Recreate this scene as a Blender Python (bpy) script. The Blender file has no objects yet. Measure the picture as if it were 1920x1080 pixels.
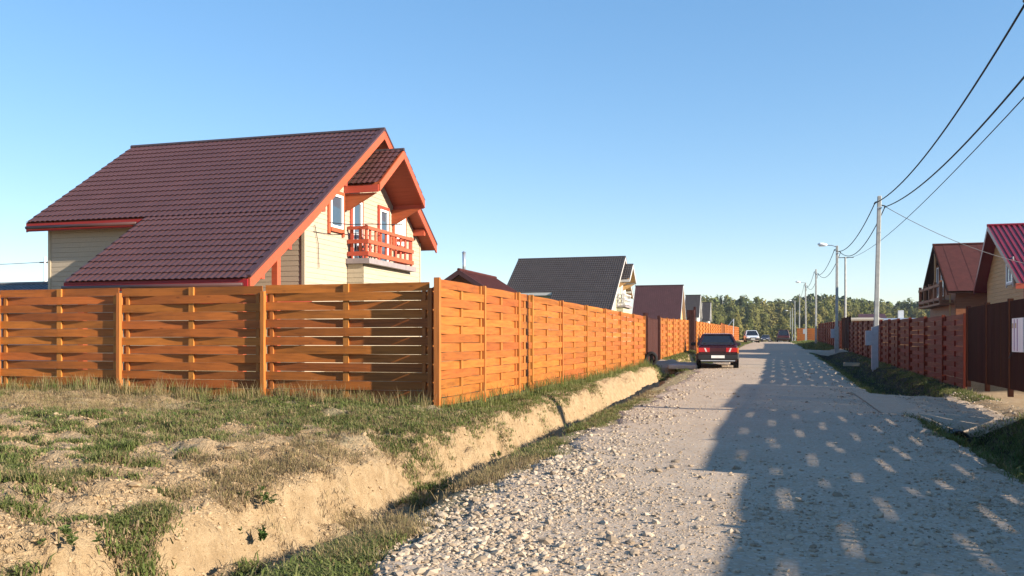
import bpy, math, random
import numpy as np
from mathutils import Vector, Matrix

random.seed(7)
rng = np.random.default_rng(11)
SC = bpy.context.scene
COL = SC.collection
R = math.radians

# ------------------------------------------------------------------ camera
EYE = 1.35
FPX = 1690.0
YAW = R(16.17)
cam_d = bpy.data.cameras.new('camera')
cam = bpy.data.objects.new('camera', cam_d)
COL.objects.link(cam)
cam.location = (0, 0, EYE)
cam.rotation_euler = (R(90), 0, YAW)
cam_d.sensor_width = 36
cam_d.lens = 36 * FPX / 1920
cam_d.shift_y = 97 / 1920
cam_d.clip_start = 0.1
cam_d.clip_end = 6000
SC.camera = cam

# ------------------------------------------------------------------ light
SUN_EL, SUN_AZ = R(20.0), R(12.0)          # AZ: how far the sun stands from +X towards -Y
to_sun = Vector((math.cos(SUN_AZ) * math.cos(SUN_EL), -math.sin(SUN_AZ) * math.cos(SUN_EL), math.sin(SUN_EL)))
W = bpy.data.worlds.new('World'); SC.world = W; W.use_nodes = True
nt = W.node_tree; nt.nodes.clear()
sky = nt.nodes.new('ShaderNodeTexSky'); sky.sky_type = 'NISHITA'; sky.sun_disc = False
sky.sun_elevation = SUN_EL
sky.sun_rotation = math.atan2(to_sun.x, to_sun.y)
sky.altitude = 150; sky.air_density = 1.0; sky.dust_density = 0.1; sky.ozone_density = 3.0
bg = nt.nodes.new('ShaderNodeBackground'); bg.inputs[1].default_value = 0.148
wo = nt.nodes.new('ShaderNodeOutputWorld')
hsv = nt.nodes.new('ShaderNodeHueSaturation'); hsv.inputs['Saturation'].default_value = 1.42
mxs = nt.nodes.new('ShaderNodeMix'); mxs.data_type = 'RGBA'; mxs.blend_type = 'MULTIPLY'; mxs.inputs[0].default_value = 1; mxs.inputs[7].default_value = (1.0, .965, 1.0, 1)
gm = nt.nodes.new('ShaderNodeGamma'); gm.inputs[1].default_value = .64
nt.links.new(sky.outputs[0], gm.inputs[0]); nt.links.new(gm.outputs[0], hsv.inputs['Color']); nt.links.new(hsv.outputs[0], mxs.inputs[6]); nt.links.new(mxs.outputs[2], bg.inputs[0]); nt.links.new(bg.outputs[0], wo.inputs[0])
sd = bpy.data.lights.new('sun', 'SUN'); sd.energy = 5.0; sd.angle = R(0.55); sd.color = (1.0, 0.89, 0.73)
so = bpy.data.objects.new('sun', sd); COL.objects.link(so)
so.rotation_euler = to_sun.to_track_quat('Z', 'Y').to_euler()
SC.view_settings.view_transform = 'Standard'; SC.view_settings.look = 'None'
SC.view_settings.gamma = 1; SC.view_settings.use_curve_mapping = False
SC.view_settings.exposure = 1.33
SC.render.engine = 'CYCLES'
SC.cycles.max_bounces = 6; SC.cycles.diffuse_bounces = 3; SC.cycles.glossy_bounces = 2
SC.cycles.transparent_max_bounces = 4; SC.cycles.use_denoising = True

# ------------------------------------------------------------------ helpers
def px(u, v, D):
    """pixel of the 1920 photo at camera depth D -> world"""
    xc = (u - 960) / FPX
    return Vector((D * (xc * math.cos(YAW) - math.sin(YAW)), D * (xc * math.sin(YAW) + math.cos(YAW)), EYE + (637 - v) / FPX * D))

def _hash(ix, iy, seed):
    n = (ix.astype(np.int64) * 374761393 + iy.astype(np.int64) * 668265263 + seed * 1442695041) & 0xFFFFFFFF
    n = ((n ^ (n >> 13)) * 1274126177) & 0xFFFFFFFF
    n = n ^ (n >> 16)
    return (n & 0xFFFFFF) / float(0xFFFFFF)

def vnoise(x, y, s=1.0, seed=0):
    x = np.asarray(x, float) / s; y = np.asarray(y, float) / s
    ix = np.floor(x); iy = np.floor(y); fx = x - ix; fy = y - iy
    fx = fx * fx * (3 - 2 * fx); fy = fy * fy * (3 - 2 * fy)
    a = _hash(ix, iy, seed); b = _hash(ix + 1, iy, seed); c = _hash(ix, iy + 1, seed); d = _hash(ix + 1, iy + 1, seed)
    return (a * (1 - fx) + b * fx) * (1 - fy) + (c * (1 - fx) + d * fx) * fy      # 0..1

def fbm(x, y, s, seed=0, o=3):
    t = 0; a = 1; n = 0
    for k in range(o):
        t = t + a * (vnoise(x, y, s, seed + k * 17) - .5); n += a; a *= .5; s *= .5
    return t / n                                                                    # about -.5..+.5

def smooth(a, b, x):
    t = np.clip((np.asarray(x, float) - a) / (b - a), 0, 1)
    return t * t * (3 - 2 * t)

RY = [-300, 0, 12, 25, 36, 60, 90, 120, 150, 230, 330, 3000]
RZ = [0, 0, -.04, 0.0, .15, .50, .85, 1.06, 1.08, .5, -.3, -.5]
def rise(y):
    return np.interp(y, RY, RZ)

PX = [-60, -20, -14, -8.5, -5.3, -4.75, -4.42, -4.24, -4.14, -4.04, -3.90, -3.42, -3.24, -3.10, -2.75, 2.35, 2.6, 2.95, 3.45, 3.75, 4.1, 4.8, 6, 60]
PZ = [.6, .5, .46, .34, .27, .21, .15, .06, -.18, -.42, -.54, -.54, -.28, -.04, .0, -.02, -.16, -.48, -.56, -.30, .0, .05, .12, .4]
def lshift(y):
    """the ditch and the road edge drift to the left with distance"""
    return np.interp(y, [3, 5, 10, 16, 33, 60], [.34, .30, .12, .0, -.28, -.35])
def in_range(y, a, b, w=.5):
    return smooth(a - w, a + w, y) * (1 - smooth(b - w, b + w, y))

def gz(x, y):
    x = np.asarray(x, float); y = np.asarray(y, float)
    near = 1 - smooth(60, 110, y)
    wl = (1 - smooth(-3.2, -2.9, x)) * (.26 * fbm(y, x * .2, 1.7, 3) + .26 * fbm(y, x, .45, 5) + .16 * fbm(y, x, .16, 7, 2))
    xx = x + (wl - lshift(y)) * smooth(-6.5, -4.8, x) * (1 - smooth(-1.8, 0, x))
    z = np.interp(xx, PX, PZ)
    # driveways fill the ditches
    f = in_range(y, 37.2, 41.6) * (x < 0) * (x > -5.6)
    z = z * (1 - f) + f * np.interp(x, [-6, -5, -2.7, 0], [.25, .15, .0, 0])
    f = np.maximum(in_range(y, 17.6, 24.0, .45), in_range(y, 62.5, 69.5)) * (x > 2.3)
    z = z * (1 - f) + f * np.interp(x, [2.3, 3.4, 3.9, 4.5, 5, 6, 60], [-.02, -.07, -.09, .02, .0, -.03, .1])
    # far away the ditches fade out
    z = z * near + (1 - near) * np.interp(x, [-60, -5, -3, 3, 5, 60], [.3, .2, -.1, -.1, .2, .3])
    lim = -.54 + .20 * (1 - smooth(6, 12, y)) * (x < 0)
    z = np.maximum(z, lim)
    slump = np.exp(-((xx + 4.15) / .42) ** 2)
    z = z + slump * (.42 * fbm(x * 1.2, y, .62, 35, 2) + .16 * fbm(x, y, .2, 36, 2)) * (1 - smooth(30, 40, y))
    # lumps
    field = smooth(-4.0, -4.6, x) * (1 - smooth(13.2, 14.0, y))
    z = z + field * (.26 * fbm(x + 5, y, 1.9, 21) + .14 * fbm(x + y * .4, y * 1.3, .5, 22) + .11 * fbm(x + y * .5, y * 1.5, .26, 27, 2) + .07 * fbm(x, y * 1.2, .11, 28, 1))
    wall = np.exp(-((xx + 4.0) / .3) ** 2)
    z = z + wall * .30 * fbm(y * 1.0, x * .6, .24, 31, 4)
    rough = 1 - smooth(-3.0, -2.5, x) * (1 - smooth(2.2, 2.7, x))
    z = z + rough * (.05 * fbm(x, y, .35, 41) + .02 * fbm(x, y, .09, 42, 2)) * (1 - smooth(40, 60, y))
    road = 1 - rough
    z = z + road * (.045 * fbm(x, y * .45, 1.6, 51) + .012 * fbm(x, y, .3, 52)) * (1 - smooth(60, 90, y))
    return z + rise(y)

def g1(x, y):
    return float(gz(np.array([x]), np.array([y]))[0])

class MB:
    def __init__(s):
        s.v = []; s.f = []
    def add(s, vs, fs):
        b = len(s.v); s.v += [tuple(q) for q in vs]; s.f += [tuple(i + b for i in q) for q in fs]
        return s
    def hexa(s, p):      # 8 points: bottom 4 ccw, top 4 ccw
        return s.add(p, [(3, 2, 1, 0), (4, 5, 6, 7), (0, 1, 5, 4), (1, 2, 6, 5), (2, 3, 7, 6), (3, 0, 4, 7)])
    def box(s, x0, x1, y0, y1, z0, z1):
        return s.hexa([(x0, y0, z0), (x1, y0, z0), (x1, y1, z0), (x0, y1, z0), (x0, y0, z1), (x1, y0, z1), (x1, y1, z1), (x0, y1, z1)])
    def prism(s, poly, a, b, axis):
        n = len(poly)
        def mk(p, t):
            return {'x': (t, p[0], p[1]), 'y': (p[0], t, p[1]), 'z': (p[0], p[1], t)}[axis]
        vs = [mk(p, a) for p in poly] + [mk(p, b) for p in poly]
        fs = [tuple(range(n))[::-1], tuple(range(n, 2 * n))] + [(i, (i + 1) % n, (i + 1) % n + n, i + n) for i in range(n)]
        return s.add(vs, fs)
    def beam(s, p, q, w, h, up=(0, 0, 1)):
        p = Vector(p); q = Vector(q); d = (q - p).normalized()
        u = Vector(up)
        sd_ = d.cross(u)
        if sd_.length < 1e-4: sd_ = d.cross(Vector((1, 0, 0)))
        sd_.normalize(); uu = sd_.cross(d).normalized()
        a = sd_ * w / 2; b = uu * h / 2
        return s.hexa([p - a - b, p + a - b, q + a - b, q - a - b, p - a + b, p + a + b, q + a + b, q - a + b])
    def tube(s, pts, r, n=8, cap=True):
        pts = [Vector(p) for p in pts]
        rs = r if isinstance(r, (list, tuple)) else [r] * len(pts)
        b = len(s.v); m = len(pts)
        for i, p in enumerate(pts):
            d = (pts[min(i + 1, m - 1)] - pts[max(i - 1, 0)]).normalized()
            ref = Vector((0, 0, 1)) if abs(d.z) < .9 else Vector((1, 0, 0))
            e1 = d.cross(ref).normalized(); e2 = d.cross(e1)
            for k in range(n):
                t = 2 * math.pi * k / n
                s.v.append(tuple(p + (e1 * math.cos(t) + e2 * math.sin(t)) * rs[i]))
        for i in range(m - 1):
            for k in range(n):
                s.f.append((b + i * n + k, b + i * n + (k + 1) % n, b + (i + 1) * n + (k + 1) % n, b + (i + 1) * n + k))
        if cap:
            s.f.append(tuple(b + k for k in range(n))); s.f.append(tuple(b + (m - 1) * n + k for k in range(n))[::-1])
        return s
    def build(s, name, mat, parent=None, smooth=False, origin=None, kind=None, bevel=0):
        off = Vector(parent_world(parent)) if parent is not None else Vector((0, 0, 0))
        o0 = Vector(origin) if origin is not None else Vector(off)
        me = bpy.data.meshes.new(name)
        me.from_pydata([(a[0] - o0.x, a[1] - o0.y, a[2] - o0.z) for a in s.v], [], s.f)
        me.validate(); fix_normals(me)
        if mat: me.materials.append(mat)
        if smooth: me.polygons.foreach_set('use_smooth', [True] * len(me.polygons))
        o = bpy.data.objects.new(name, me); COL.objects.link(o)
        o.location = o0 - off
        if parent is not None: o.parent = parent
        if kind: o['kind'] = kind
        if bevel:
            m = o.modifiers.new('bevel', 'BEVEL'); m.width = bevel; m.segments = 1; m.limit_method = 'ANGLE'
        WORLD[o.name] = tuple(o0)
        return o

WORLD = {}
def parent_world(o): return WORLD[o.name]
def fix_normals(me):
    import bmesh
    bm = bmesh.new(); bm.from_mesh(me); bmesh.ops.recalc_face_normals(bm, faces=bm.faces); bm.to_mesh(me); bm.free()

def thing(name, label, cat, loc, group=None):
    o = bpy.data.objects.new(name, None); COL.objects.link(o); o.location = loc
    o['label'] = label; o['category'] = cat
    if group: o['group'] = group
    o.empty_display_size = .2
    WORLD[o.name] = tuple(loc)
    return o
def tag(o, label, cat, group=None):
    o['label'] = label; o['category'] = cat
    if group: o['group'] = group
    return o
def link_obj(name, me, parent=None, loc=(0, 0, 0), rot=(0, 0, 0), scale=None):
    o = bpy.data.objects.new(name, me); COL.objects.link(o)
    if parent is not None: o.parent = parent
    o.location = loc; o.rotation_euler = rot
    if scale: o.scale = scale
    return o
def np_mesh(name, V, F, mat=None, smooth=False):
    me = bpy.data.meshes.new(name)
    V = np.asarray(V, np.float32); F = np.asarray(F, np.int32)
    me.vertices.add(len(V)); me.vertices.foreach_set('co', V.ravel())
    k = F.shape[1]
    me.loops.add(F.size); me.loops.foreach_set('vertex_index', F.ravel())
    me.polygons.add(len(F)); me.polygons.foreach_set('loop_start', np.arange(len(F), dtype=np.int32) * k)
    me.polygons.foreach_set('loop_total', np.full(len(F), k, np.int32))
    me.update(calc_edges=True)
    if smooth: me.polygons.foreach_set('use_smooth', np.ones(len(F), bool))
    if mat: me.materials.append(mat)
    return me

# ------------------------------------------------------------------ materials
class NT:
    def __init__(s, name, rough=.8, spec=.3):
        s.m = bpy.data.materials.new(name); s.m.use_nodes = True; s.t = s.m.node_tree; s.n = s.t.nodes
        s.b = s.n['Principled BSDF']; s.b.inputs['Roughness'].default_value = rough
        s.b.inputs['Specular IOR Level'].default_value = spec
    def node(s, t, **k):
        n = s.n.new(t)
        for a, b in k.items(): setattr(n, a, b)
        return n
    def L(s, a, b): s.t.links.new(a, b)
    def coord(s, kind='Object', scale=(1, 1, 1)):
        c = s.node('ShaderNodeTexCoord'); m = s.node('ShaderNodeMapping'); m.inputs['Scale'].default_value = scale
        s.L(c.outputs[kind], m.inputs[0]); return m.outputs[0]
    def noise(s, vec, scale, detail=4, rough=.6, dist=0):
        n = s.node('ShaderNodeTexNoise'); n.inputs['Scale'].default_value = scale; n.inputs['Detail'].default_value = detail
        n.inputs['Roughness'].default_value = rough; n.inputs['Distortion'].default_value = dist
        if vec is not None: s.L(vec, n.inputs['Vector'])
        return n.outputs['Fac']
    def ramp(s, fac, stops):
        r = s.node('ShaderNodeValToRGB'); e = r.color_ramp.elements
        while len(e) < len(stops): e.new(.5)
        for i, (p, c) in enumerate(stops):
            e[i].position = p; e[i].color = (*c, 1) if len(c) == 3 else c
        s.L(fac, r.inputs[0]); return r.outputs[0]
    def mix(s, f, a, b, mode='MIX'):
        m = s.node('ShaderNodeMix', data_type='RGBA', blend_type=mode)
        for sock, v in ((m.inputs[0], f), (m.inputs[6], a), (m.inputs[7], b)):
            if hasattr(v, 'is_linked'): s.L(v, sock)
            elif isinstance(v, (int, float)): sock.default_value = v
            else: sock.default_value = (*v, 1)
        return m.outputs[2]
    def math(s, op, a, b=0.0):
        m = s.node('ShaderNodeMath', operation=op)
        for sock, v in ((m.inputs[0], a), (m.inputs[1], b)):
            if hasattr(v, 'is_linked'): s.L(v, sock)
            else: sock.default_value = v
        return m.outputs[0]
    def bump(s, h, strength=.3, dist=.01):
        b = s.node('ShaderNodeBump'); b.inputs['Strength'].default_value = strength; b.inputs['Distance'].default_value = dist
        s.L(h, b.inputs['Height']); s.L(b.outputs[0], s.b.inputs['Normal'])
    def color(s, c):
        if hasattr(c, 'is_linked'): s.L(c, s.b.inputs['Base Color'])
        else: s.b.inputs['Base Color'].default_value = (*c, 1)

def plain(name, c, rough=.7, spec=.3, metal=0, var=.12, scale=6, bump=.15):
    t = NT(name, rough, spec); v = t.coord('Object')
    f = t.noise(v, scale, 5)
    t.color(t.ramp(f, [(.3, tuple(x * (1 - var) for x in c)), (.7, tuple(min(1, x * (1 + var)) for x in c))]))
    t.b.inputs['Metallic'].default_value = metal
    if bump: t.bump(t.noise(v, scale * 8, 3), bump, .004)
    return t.m

def wood(name, c, dark=.55, rough=.6, rnd=.28, axis=0, spec=.3, fade=None):
    """stained wood: grain along local axis, knots, a tone of its own per board"""
    t = NT(name, rough, spec)
    sc = [14, 14, 14]; sc[axis] = 0.9
    oi = t.node('ShaderNodeObjectInfo'); c0 = t.node('ShaderNodeTexCoord'); va = t.node('ShaderNodeVectorMath', operation='ADD')
    vm = t.node('ShaderNodeVectorMath', operation='SCALE'); vm.inputs[0].default_value = (37, 21, 53); t.L(oi.outputs['Random'], vm.inputs['Scale'])
    t.L(c0.outputs['Object'], va.inputs[0]); t.L(vm.outputs[0], va.inputs[1])
    mp = t.node('ShaderNodeMapping'); mp.inputs['Scale'].default_value = sc; t.L(va.outputs[0], mp.inputs[0])
    g = t.noise(mp.outputs[0], 1.6, 6, .65, .4)
    m2 = t.node('ShaderNodeMapping'); s2 = [4.5, 4.5, 4.5]; s2[axis] = 1.6; m2.inputs['Scale'].default_value = s2; t.L(va.outputs[0], m2.inputs[0])
    kn = t.node('ShaderNodeTexVoronoi'); kn.inputs['Scale'].default_value = 1.1; t.L(m2.outputs[0], kn.inputs['Vector'])
    kf = t.ramp(kn.outputs['Distance'], [(.03, (1, 1, 1)), (.10, (0, 0, 0))])
    base = t.ramp(g, [(.30, tuple(x * dark for x in c)), (.55, c), (.8, tuple(min(1, x * 1.18) for x in c))])
    base = t.mix(t.math('MULTIPLY', kf, .75), base, tuple(x * .35 for x in c))
    big = t.noise(va.outputs[0], .7, 3)
    base = t.mix(t.math('MULTIPLY', big, .35), base, tuple(min(1, x * y) for x, y in zip(c, (.75, .7, .8))))
    hs = t.node('ShaderNodeHueSaturation'); t.L(base, hs.inputs['Color'])
    mr = t.node('ShaderNodeMapRange'); mr.inputs['To Min'].default_value = 1 - rnd; mr.inputs['To Max'].default_value = 1 + rnd * .7
    t.L(oi.outputs['Random'], mr.inputs[0]); t.L(mr.outputs[0], hs.inputs['Value'])
    mh = t.node('ShaderNodeMapRange'); mh.inputs['To Min'].default_value = .493; mh.inputs['To Max'].default_value = .507
    fr = t.math('FRACT', t.math('MULTIPLY', oi.outputs['Random'], 7.31)); t.L(fr, mh.inputs[0]); t.L(mh.outputs[0], hs.inputs['Hue'])
    t.color(hs.outputs[0]); t.bump(g, .25, .004)
    return t.m

M = {}
M['fence'] = wood('stained_fence_wood', (.385, .118, .020), rnd=.24)
M['fence_post'] = wood('stained_post_wood', (.42, .150, .030), axis=2, rnd=.15)
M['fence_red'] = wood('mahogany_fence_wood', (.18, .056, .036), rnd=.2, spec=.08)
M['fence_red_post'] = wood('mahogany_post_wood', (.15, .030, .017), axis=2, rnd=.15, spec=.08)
M['gate_wood'] = wood('dark_gate_sheet', (.050, .017, .010), axis=2, rnd=.2, spec=.05, rough=.85)
M['trim'] = wood('orange_red_trim_paint', (.43, .082, .038), dark=.82, rough=.5, rnd=.08)
M['trim_deep'] = wood('deep_red_fascia_paint', (.30, .020, .016), dark=.85, rough=.5, rnd=.05)
M['soffit'] = wood('varnished_soffit_wood', (.38, .088, .030), dark=.7, rnd=.1)
M['siding'] = wood('cream_siding_paint', (.42, .352, .25), dark=.88, rough=.65, rnd=.04, axis=1)
M['siding_green'] = wood('pale_green_siding_paint', (.48, .45, .30), dark=.9, rough=.65, rnd=.04, axis=1)
M['siding_white'] = wood('white_siding_paint', (.52, .50, .47), dark=.9, rough=.65, rnd=.04, axis=1)
M['siding_wood'] = wood('natural_wood_siding', (.52, .30, .12), dark=.75, rough=.6, rnd=.04, axis=1)
M['log'] = wood('brown_log_wood', (.28, .105, .045), rnd=.12)
M['white'] = plain('white_window_plastic', (.8, .8, .8), .35, .5, bump=0, var=.02)
M['glass'] = plain('window_glass', (.045, .07, .10), .04, 1.0, bump=0, var=.15, scale=1)
M['car_glass'] = plain('car_glass', (.012, .013, .017), .05, .8, bump=0)
M['curtain'] = plain('pale_curtain_glass', (.62, .62, .60), .15, .8, bump=0)
M['roof_plum'] = plain('plum_metal_tile', (.067, .028, .025), .42, .45, var=.12, scale=1.3, bump=.1)
M['roof_grey'] = plain('charcoal_roof', (.042, .034, .032), .6, .35, var=.15, scale=1.5)
M['roof_brown'] = plain('brown_roof', (.065, .026, .026), .55, .35, var=.15, scale=1.5)
M['roof_brown_l'] = plain('brown_shingle_roof', (.068, .019, .016), .75, .2, var=.2, scale=3)
M['roof_red'] = plain('crimson_metal_tile', (.17, .008, .017), .35, .5, var=.1, scale=1.5)
M['roof_slate'] = plain('grey_slate_sheet', (.17, .175, .18), .95, .03)
M['roof_blue'] = plain('pale_blue_roof_sheet', (.34, .44, .60), .4, .5)
M['ridge'] = plain('dark_ridge_cap', (.06, .045, .05), .45, .4)
M['plinth'] = plain('grey_balcony_edge', (.25, .21, .21), .7, .3)
M['concrete'] = plain('weathered_concrete', (.36, .36, .34), .85, .2, var=.2, scale=5, bump=.4)
M['galv'] = plain('galvanised_metal', (.55, .56, .58), .3, .5, metal=.7)
M['lamp'] = plain('lamp_housing', (.85, .85, .84), .35, .5)
M['grey_box'] = plain('grey_metal_box', (.32, .35, .39), .5, .4)
M['cable'] = plain('black_cable_sheath', (.018, .018, .02), .6, .3, bump=0)
M['cable_thin'] = plain('thin_grey_cable', (.07, .07, .08), .6, .3, bump=0)
M['rubber'] = plain('black_rubber', (.015, .015, .016), .85, .2)
M['brown_metal'] = plain('brown_profiled_sheet', (.060, .022, .018), .7, .12, var=.15, scale=2)
M['black'] = plain('black_plastic', (.018, .018, .02), .55, .4, bump=0)
M['car_red'] = plain('dark_cherry_car_paint', (.028, .005, .005), .22, .6, bump=0, var=.05)
M['car_white'] = plain('silver_white_car_paint', (.58, .62, .68), .25, .6, bump=0, var=.03)
M['car_blue'] = plain('dark_car_paint', (.05, .05, .07), .25, .6, bump=0)
M['car_far'] = plain('maroon_car_paint', (.05, .006, .008), .3, .6, bump=0)
M['tail_red'] = plain('red_lamp_lens', (.45, .010, .012), .15, .8, bump=0)
M['tail_orange'] = plain('orange_lamp_lens', (.75, .20, .03), .15, .8, bump=0)
M['tail_clear'] = plain('clear_lamp_lens', (.65, .60, .58), .15, .8, bump=0)
M['plate'] = plain('licence_plate_white', (.72, .72, .68), .4, .4, bump=0)
M['mauve'] = plain('mauve_print', (.30, .10, .26), .5, .4, bump=0)
M['ochre'] = plain('ochre_print', (.50, .33, .12), .5, .4, bump=0)

def ground_mat():
    t = NT('soil_and_sand', .95, .12)
    v = t.coord('Object')
    sx = t.node('ShaderNodeSeparateXYZ'); t.L(v, sx.inputs[0])
    n1 = t.noise(v, .9, 6, .65); n2 = t.noise(v, 7, 6, .7); n3 = t.noise(v, 34, 4, .7)
    sand = t.ramp(n1, [(.30, (.37, .25, .135)), (.52, (.44, .32, .19)), (.72, (.49, .38, .25))])
    sand = t.mix(t.ramp(n2, [(.35, (0, 0, 0)), (.65, (.7, .7, .7))]), sand, (.34, .225, .125))
    soil = t.ramp(n2, [(.3, (.22, .185, .10)), (.7, (.38, .31, .19))])
    green = t.ramp(n2, [(.3, (.055, .075, .022)), (.7, (.13, .14, .05))])
    ax_ = t.node('ShaderNodeAttribute', attribute_name='street_x')
    # vegetated soil towards the fence and far off; bare sand by the ditch
    mx = t.node('ShaderNodeMapRange'); mx.inputs['From Min'].default_value = 6.5; mx.inputs['From Max'].default_value = 13.5; t.L(sx.outputs[1], mx.inputs[0])
    veg = t.math('ADD', t.math('MULTIPLY', mx.outputs[0], .50), t.math('SUBTRACT', t.math('MULTIPLY', n1, 1.6), .72))
    vegm = t.ramp(veg, [(.38, (0, 0, 0)), (.62, (1, 1, 1))])
    # street-side strips: sandy ditch wall, else soil
    wallm = t.node('ShaderNodeMapRange'); wallm.inputs['From Min'].default_value = -3.75; wallm.inputs['From Max'].default_value = -3.45; t.L(ax_.outputs['Fac'], wallm.inputs[0])
    veg2 = t.math('MAXIMUM', vegm, wallm.outputs[0])
    wl = t.node('ShaderNodeMath', operation='COMPARE'); wl.inputs[1].default_value = -4.08; wl.inputs[2].default_value = .46; t.L(ax_.outputs['Fac'], wl.inputs[0])
    c = t.mix(veg2, sand, soil)
    far = t.node('ShaderNodeMapRange'); far.inputs['From Min'].default_value = 30; far.inputs['From Max'].default_value = 60; t.L(sx.outputs[1], far.inputs[0])
    c = t.mix(far.outputs[0], c, green)
    c = t.mix(wl.outputs[0], c, t.mix(t.ramp(n2, [(.38, (.75, .75, .75)), (.6, (.1, .1, .1))]), (.44, .32, .19), (.29, .195, .105)))
    # deep shade of the right-hand side painted into the soil colour
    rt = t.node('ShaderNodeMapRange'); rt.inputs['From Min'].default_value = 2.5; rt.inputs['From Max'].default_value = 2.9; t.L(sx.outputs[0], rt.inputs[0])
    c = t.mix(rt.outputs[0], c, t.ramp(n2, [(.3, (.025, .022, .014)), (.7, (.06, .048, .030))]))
    pat = t.node('ShaderNodeVectorMath', operation='DISTANCE'); pat.inputs[1].default_value = (4.5, 21.5, 0); t.L(v, pat.inputs[0])  # sunlit spot before the gate, left out of that painted shade
    c = t.mix(t.ramp(t.math('MULTIPLY', pat.outputs['Value'], .2), [(.55, (1, 1, 1)), (.68, (0, 0, 0))]), c, sand)
    c = t.mix(t.math('MULTIPLY', n3, .16), c, (.22, .16, .09), 'MULTIPLY')
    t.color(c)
    t.bump(t.math('ADD', n3, t.math('MULTIPLY', n2, 2)), .9, .045)
    return t.m
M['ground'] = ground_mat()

def road_mat():
    t = NT('crushed_stone_road', .92, .15)
    v = t.coord('Object')
    n1 = t.noise(v, .8, 5); n2 = t.noise(v, 9, 6, .7)
    vo = t.node('ShaderNodeTexVoronoi'); vo.inputs['Scale'].default_value = 38; t.L(v, vo.inputs['Vector'])
    vo2 = t.node('ShaderNodeTexVoronoi'); vo2.inputs['Scale'].default_value = 85; t.L(v, vo2.inputs['Vector'])
    dust = t.ramp(n1, [(.3, (.385, .280, .192)), (.7, (.46, .350, .252))])
    st = t.mix(t.math('MULTIPLY', n2, .35), dust, (.30, .235, .175))
    sep = t.node('ShaderNodeSeparateColor'); t.L(vo.outputs['Color'], sep.inputs[0])
    st = t.mix(t.ramp(sep.outputs[0], [(.62, (0, 0, 0)), (.85, (.35, .35, .35))]), st, (.50, .46, .41))
    st = t.mix(t.ramp(vo.outputs['Distance'], [(.5, (0, 0, 0)), (.75, (.35, .35, .35))]), st, (.24, .20, .17))
    t.color(st)
    h = t.math('ADD', t.math('SUBTRACT', 1.0, vo.outputs['Distance']), t.math('MULTIPLY', vo2.outputs['Distance'], -.5))
    t.bump(t.math('ADD', t.math('MULTIPLY', h, .45), t.math('MULTIPLY', n2, 1.6)), .5, .012)
    return t.m
M['road'] = road_mat()

def rnd_mat(name, stops, rough=.9, spec=.15, trans=0):
    t = NT(name, rough, spec)
    oi = t.node('ShaderNodeObjectInfo'); c = t.ramp(oi.outputs['Random'], stops)
    n = t.noise(t.coord('Object'), 9, 3)
    c = t.mix(t.math('MULTIPLY', n, .4), c, tuple(x * .6 for x in stops[0][1]))
    t.color(c)
    if trans:
        tr = t.node('ShaderNodeBsdfTranslucent'); t.L(c, tr.inputs[0])
        mx = t.node('ShaderNodeMixShader'); mx.inputs[0].default_value = trans
        t.L(t.b.outputs[0], mx.inputs[1]); t.L(tr.outputs[0], mx.inputs[2]); t.L(mx.outputs[0], t.n['Material Output'].inputs[0])
    return t.m
M['stone'] = rnd_mat('limestone_gravel', [(0, (.24, .18, .125)), (.45, (.39, .305, .22)), (1, (.50, .415, .32))])
M['clod'] = rnd_mat('sandy_clod', [(0, (.30, .205, .11)), (1, (.44, .32, .20))])
M['g_green'] = rnd_mat('green_grass', [(0, (.090, .125, .030)), (.5, (.155, .18, .055)), (1, (.26, .245, .105))], trans=.3)
M['g_dry'] = rnd_mat('dry_grass', [(0, (.20, .145, .075)), (.5, (.33, .25, .13)), (1, (.22, .20, .08))], trans=.25)
M['g_litter'] = rnd_mat('brown_litter', [(0, (.17, .115, .07)), (1, (.36, .26, .15))], trans=.1)
M['weed'] = rnd_mat('weed_leaf', [(0, (.07, .12, .03)), (1, (.13, .17, .05))], trans=.35)
M['leaf_a'] = rnd_mat('birch_foliage', [(0, (.13, .145, .045)), (.35, (.19, .19, .060)), (.7, (.27, .23, .075)), (1, (.16, .17, .055))], trans=.4)
M['leaf_c'] = rnd_mat('spruce_foliage', [(0, (.018, .034, .018)), (1, (.035, .055, .025))], trans=.1)
M['leaf_wood'] = plain('wood_edge_foliage', (.075, .090, .032), .9, .1, var=.4, scale=.25)
M['bark'] = plain('pale_bark', (.28, .26, .22), .9, .1, var=.4)

# ------------------------------------------------------------------ ground and road
def axis(parts):
    out = []
    for a, b, s in parts:
        out += list(np.arange(a, b, s))
    return np.array(out + [parts[-1][1]])
def sheet(name, xs, ys, zf, mat, parent=None):
    X, Y = np.meshgrid(xs, ys); Z = zf(X, Y)
    V = np.stack([X, Y, Z], -1).reshape(-1, 3)
    nx, ny = len(xs), len(ys)
    i = np.arange(ny - 1)[:, None] * nx + np.arange(nx - 1)[None, :]
    F = np.stack([i, i + 1, i + nx + 1, i + nx], -1).reshape(-1, 4)
    o = link_obj(name, np_mesh(name, V, F, mat, True), parent); o['kind'] = 'structure'
    WORLD[o.name] = (0, 0, 0)
    return o
xs = axis([(-3000, -400, 400), (-400, -60, 30), (-60, -20, 3), (-20, -12, .12), (-12, -9, .08), (-9, -4.7, .05), (-4.7, -3.0, .035), (-3.0, 2.3, .2), (2.3, 4.9, .09), (4.9, 9, .5), (9, 60, 4), (60, 400, 30), (400, 3000, 400)])
ys = axis([(-300, -20, 20), (-20, 2, 1), (2, 4, .2), (4, 10, .045), (10, 14, .07), (14, 26, .11), (26, 45, .22), (45, 80, .7), (80, 200, 3), (200, 500, 15), (500, 3200, 300)])
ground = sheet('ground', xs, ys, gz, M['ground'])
gx, gy = np.meshgrid(xs, ys)
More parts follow.
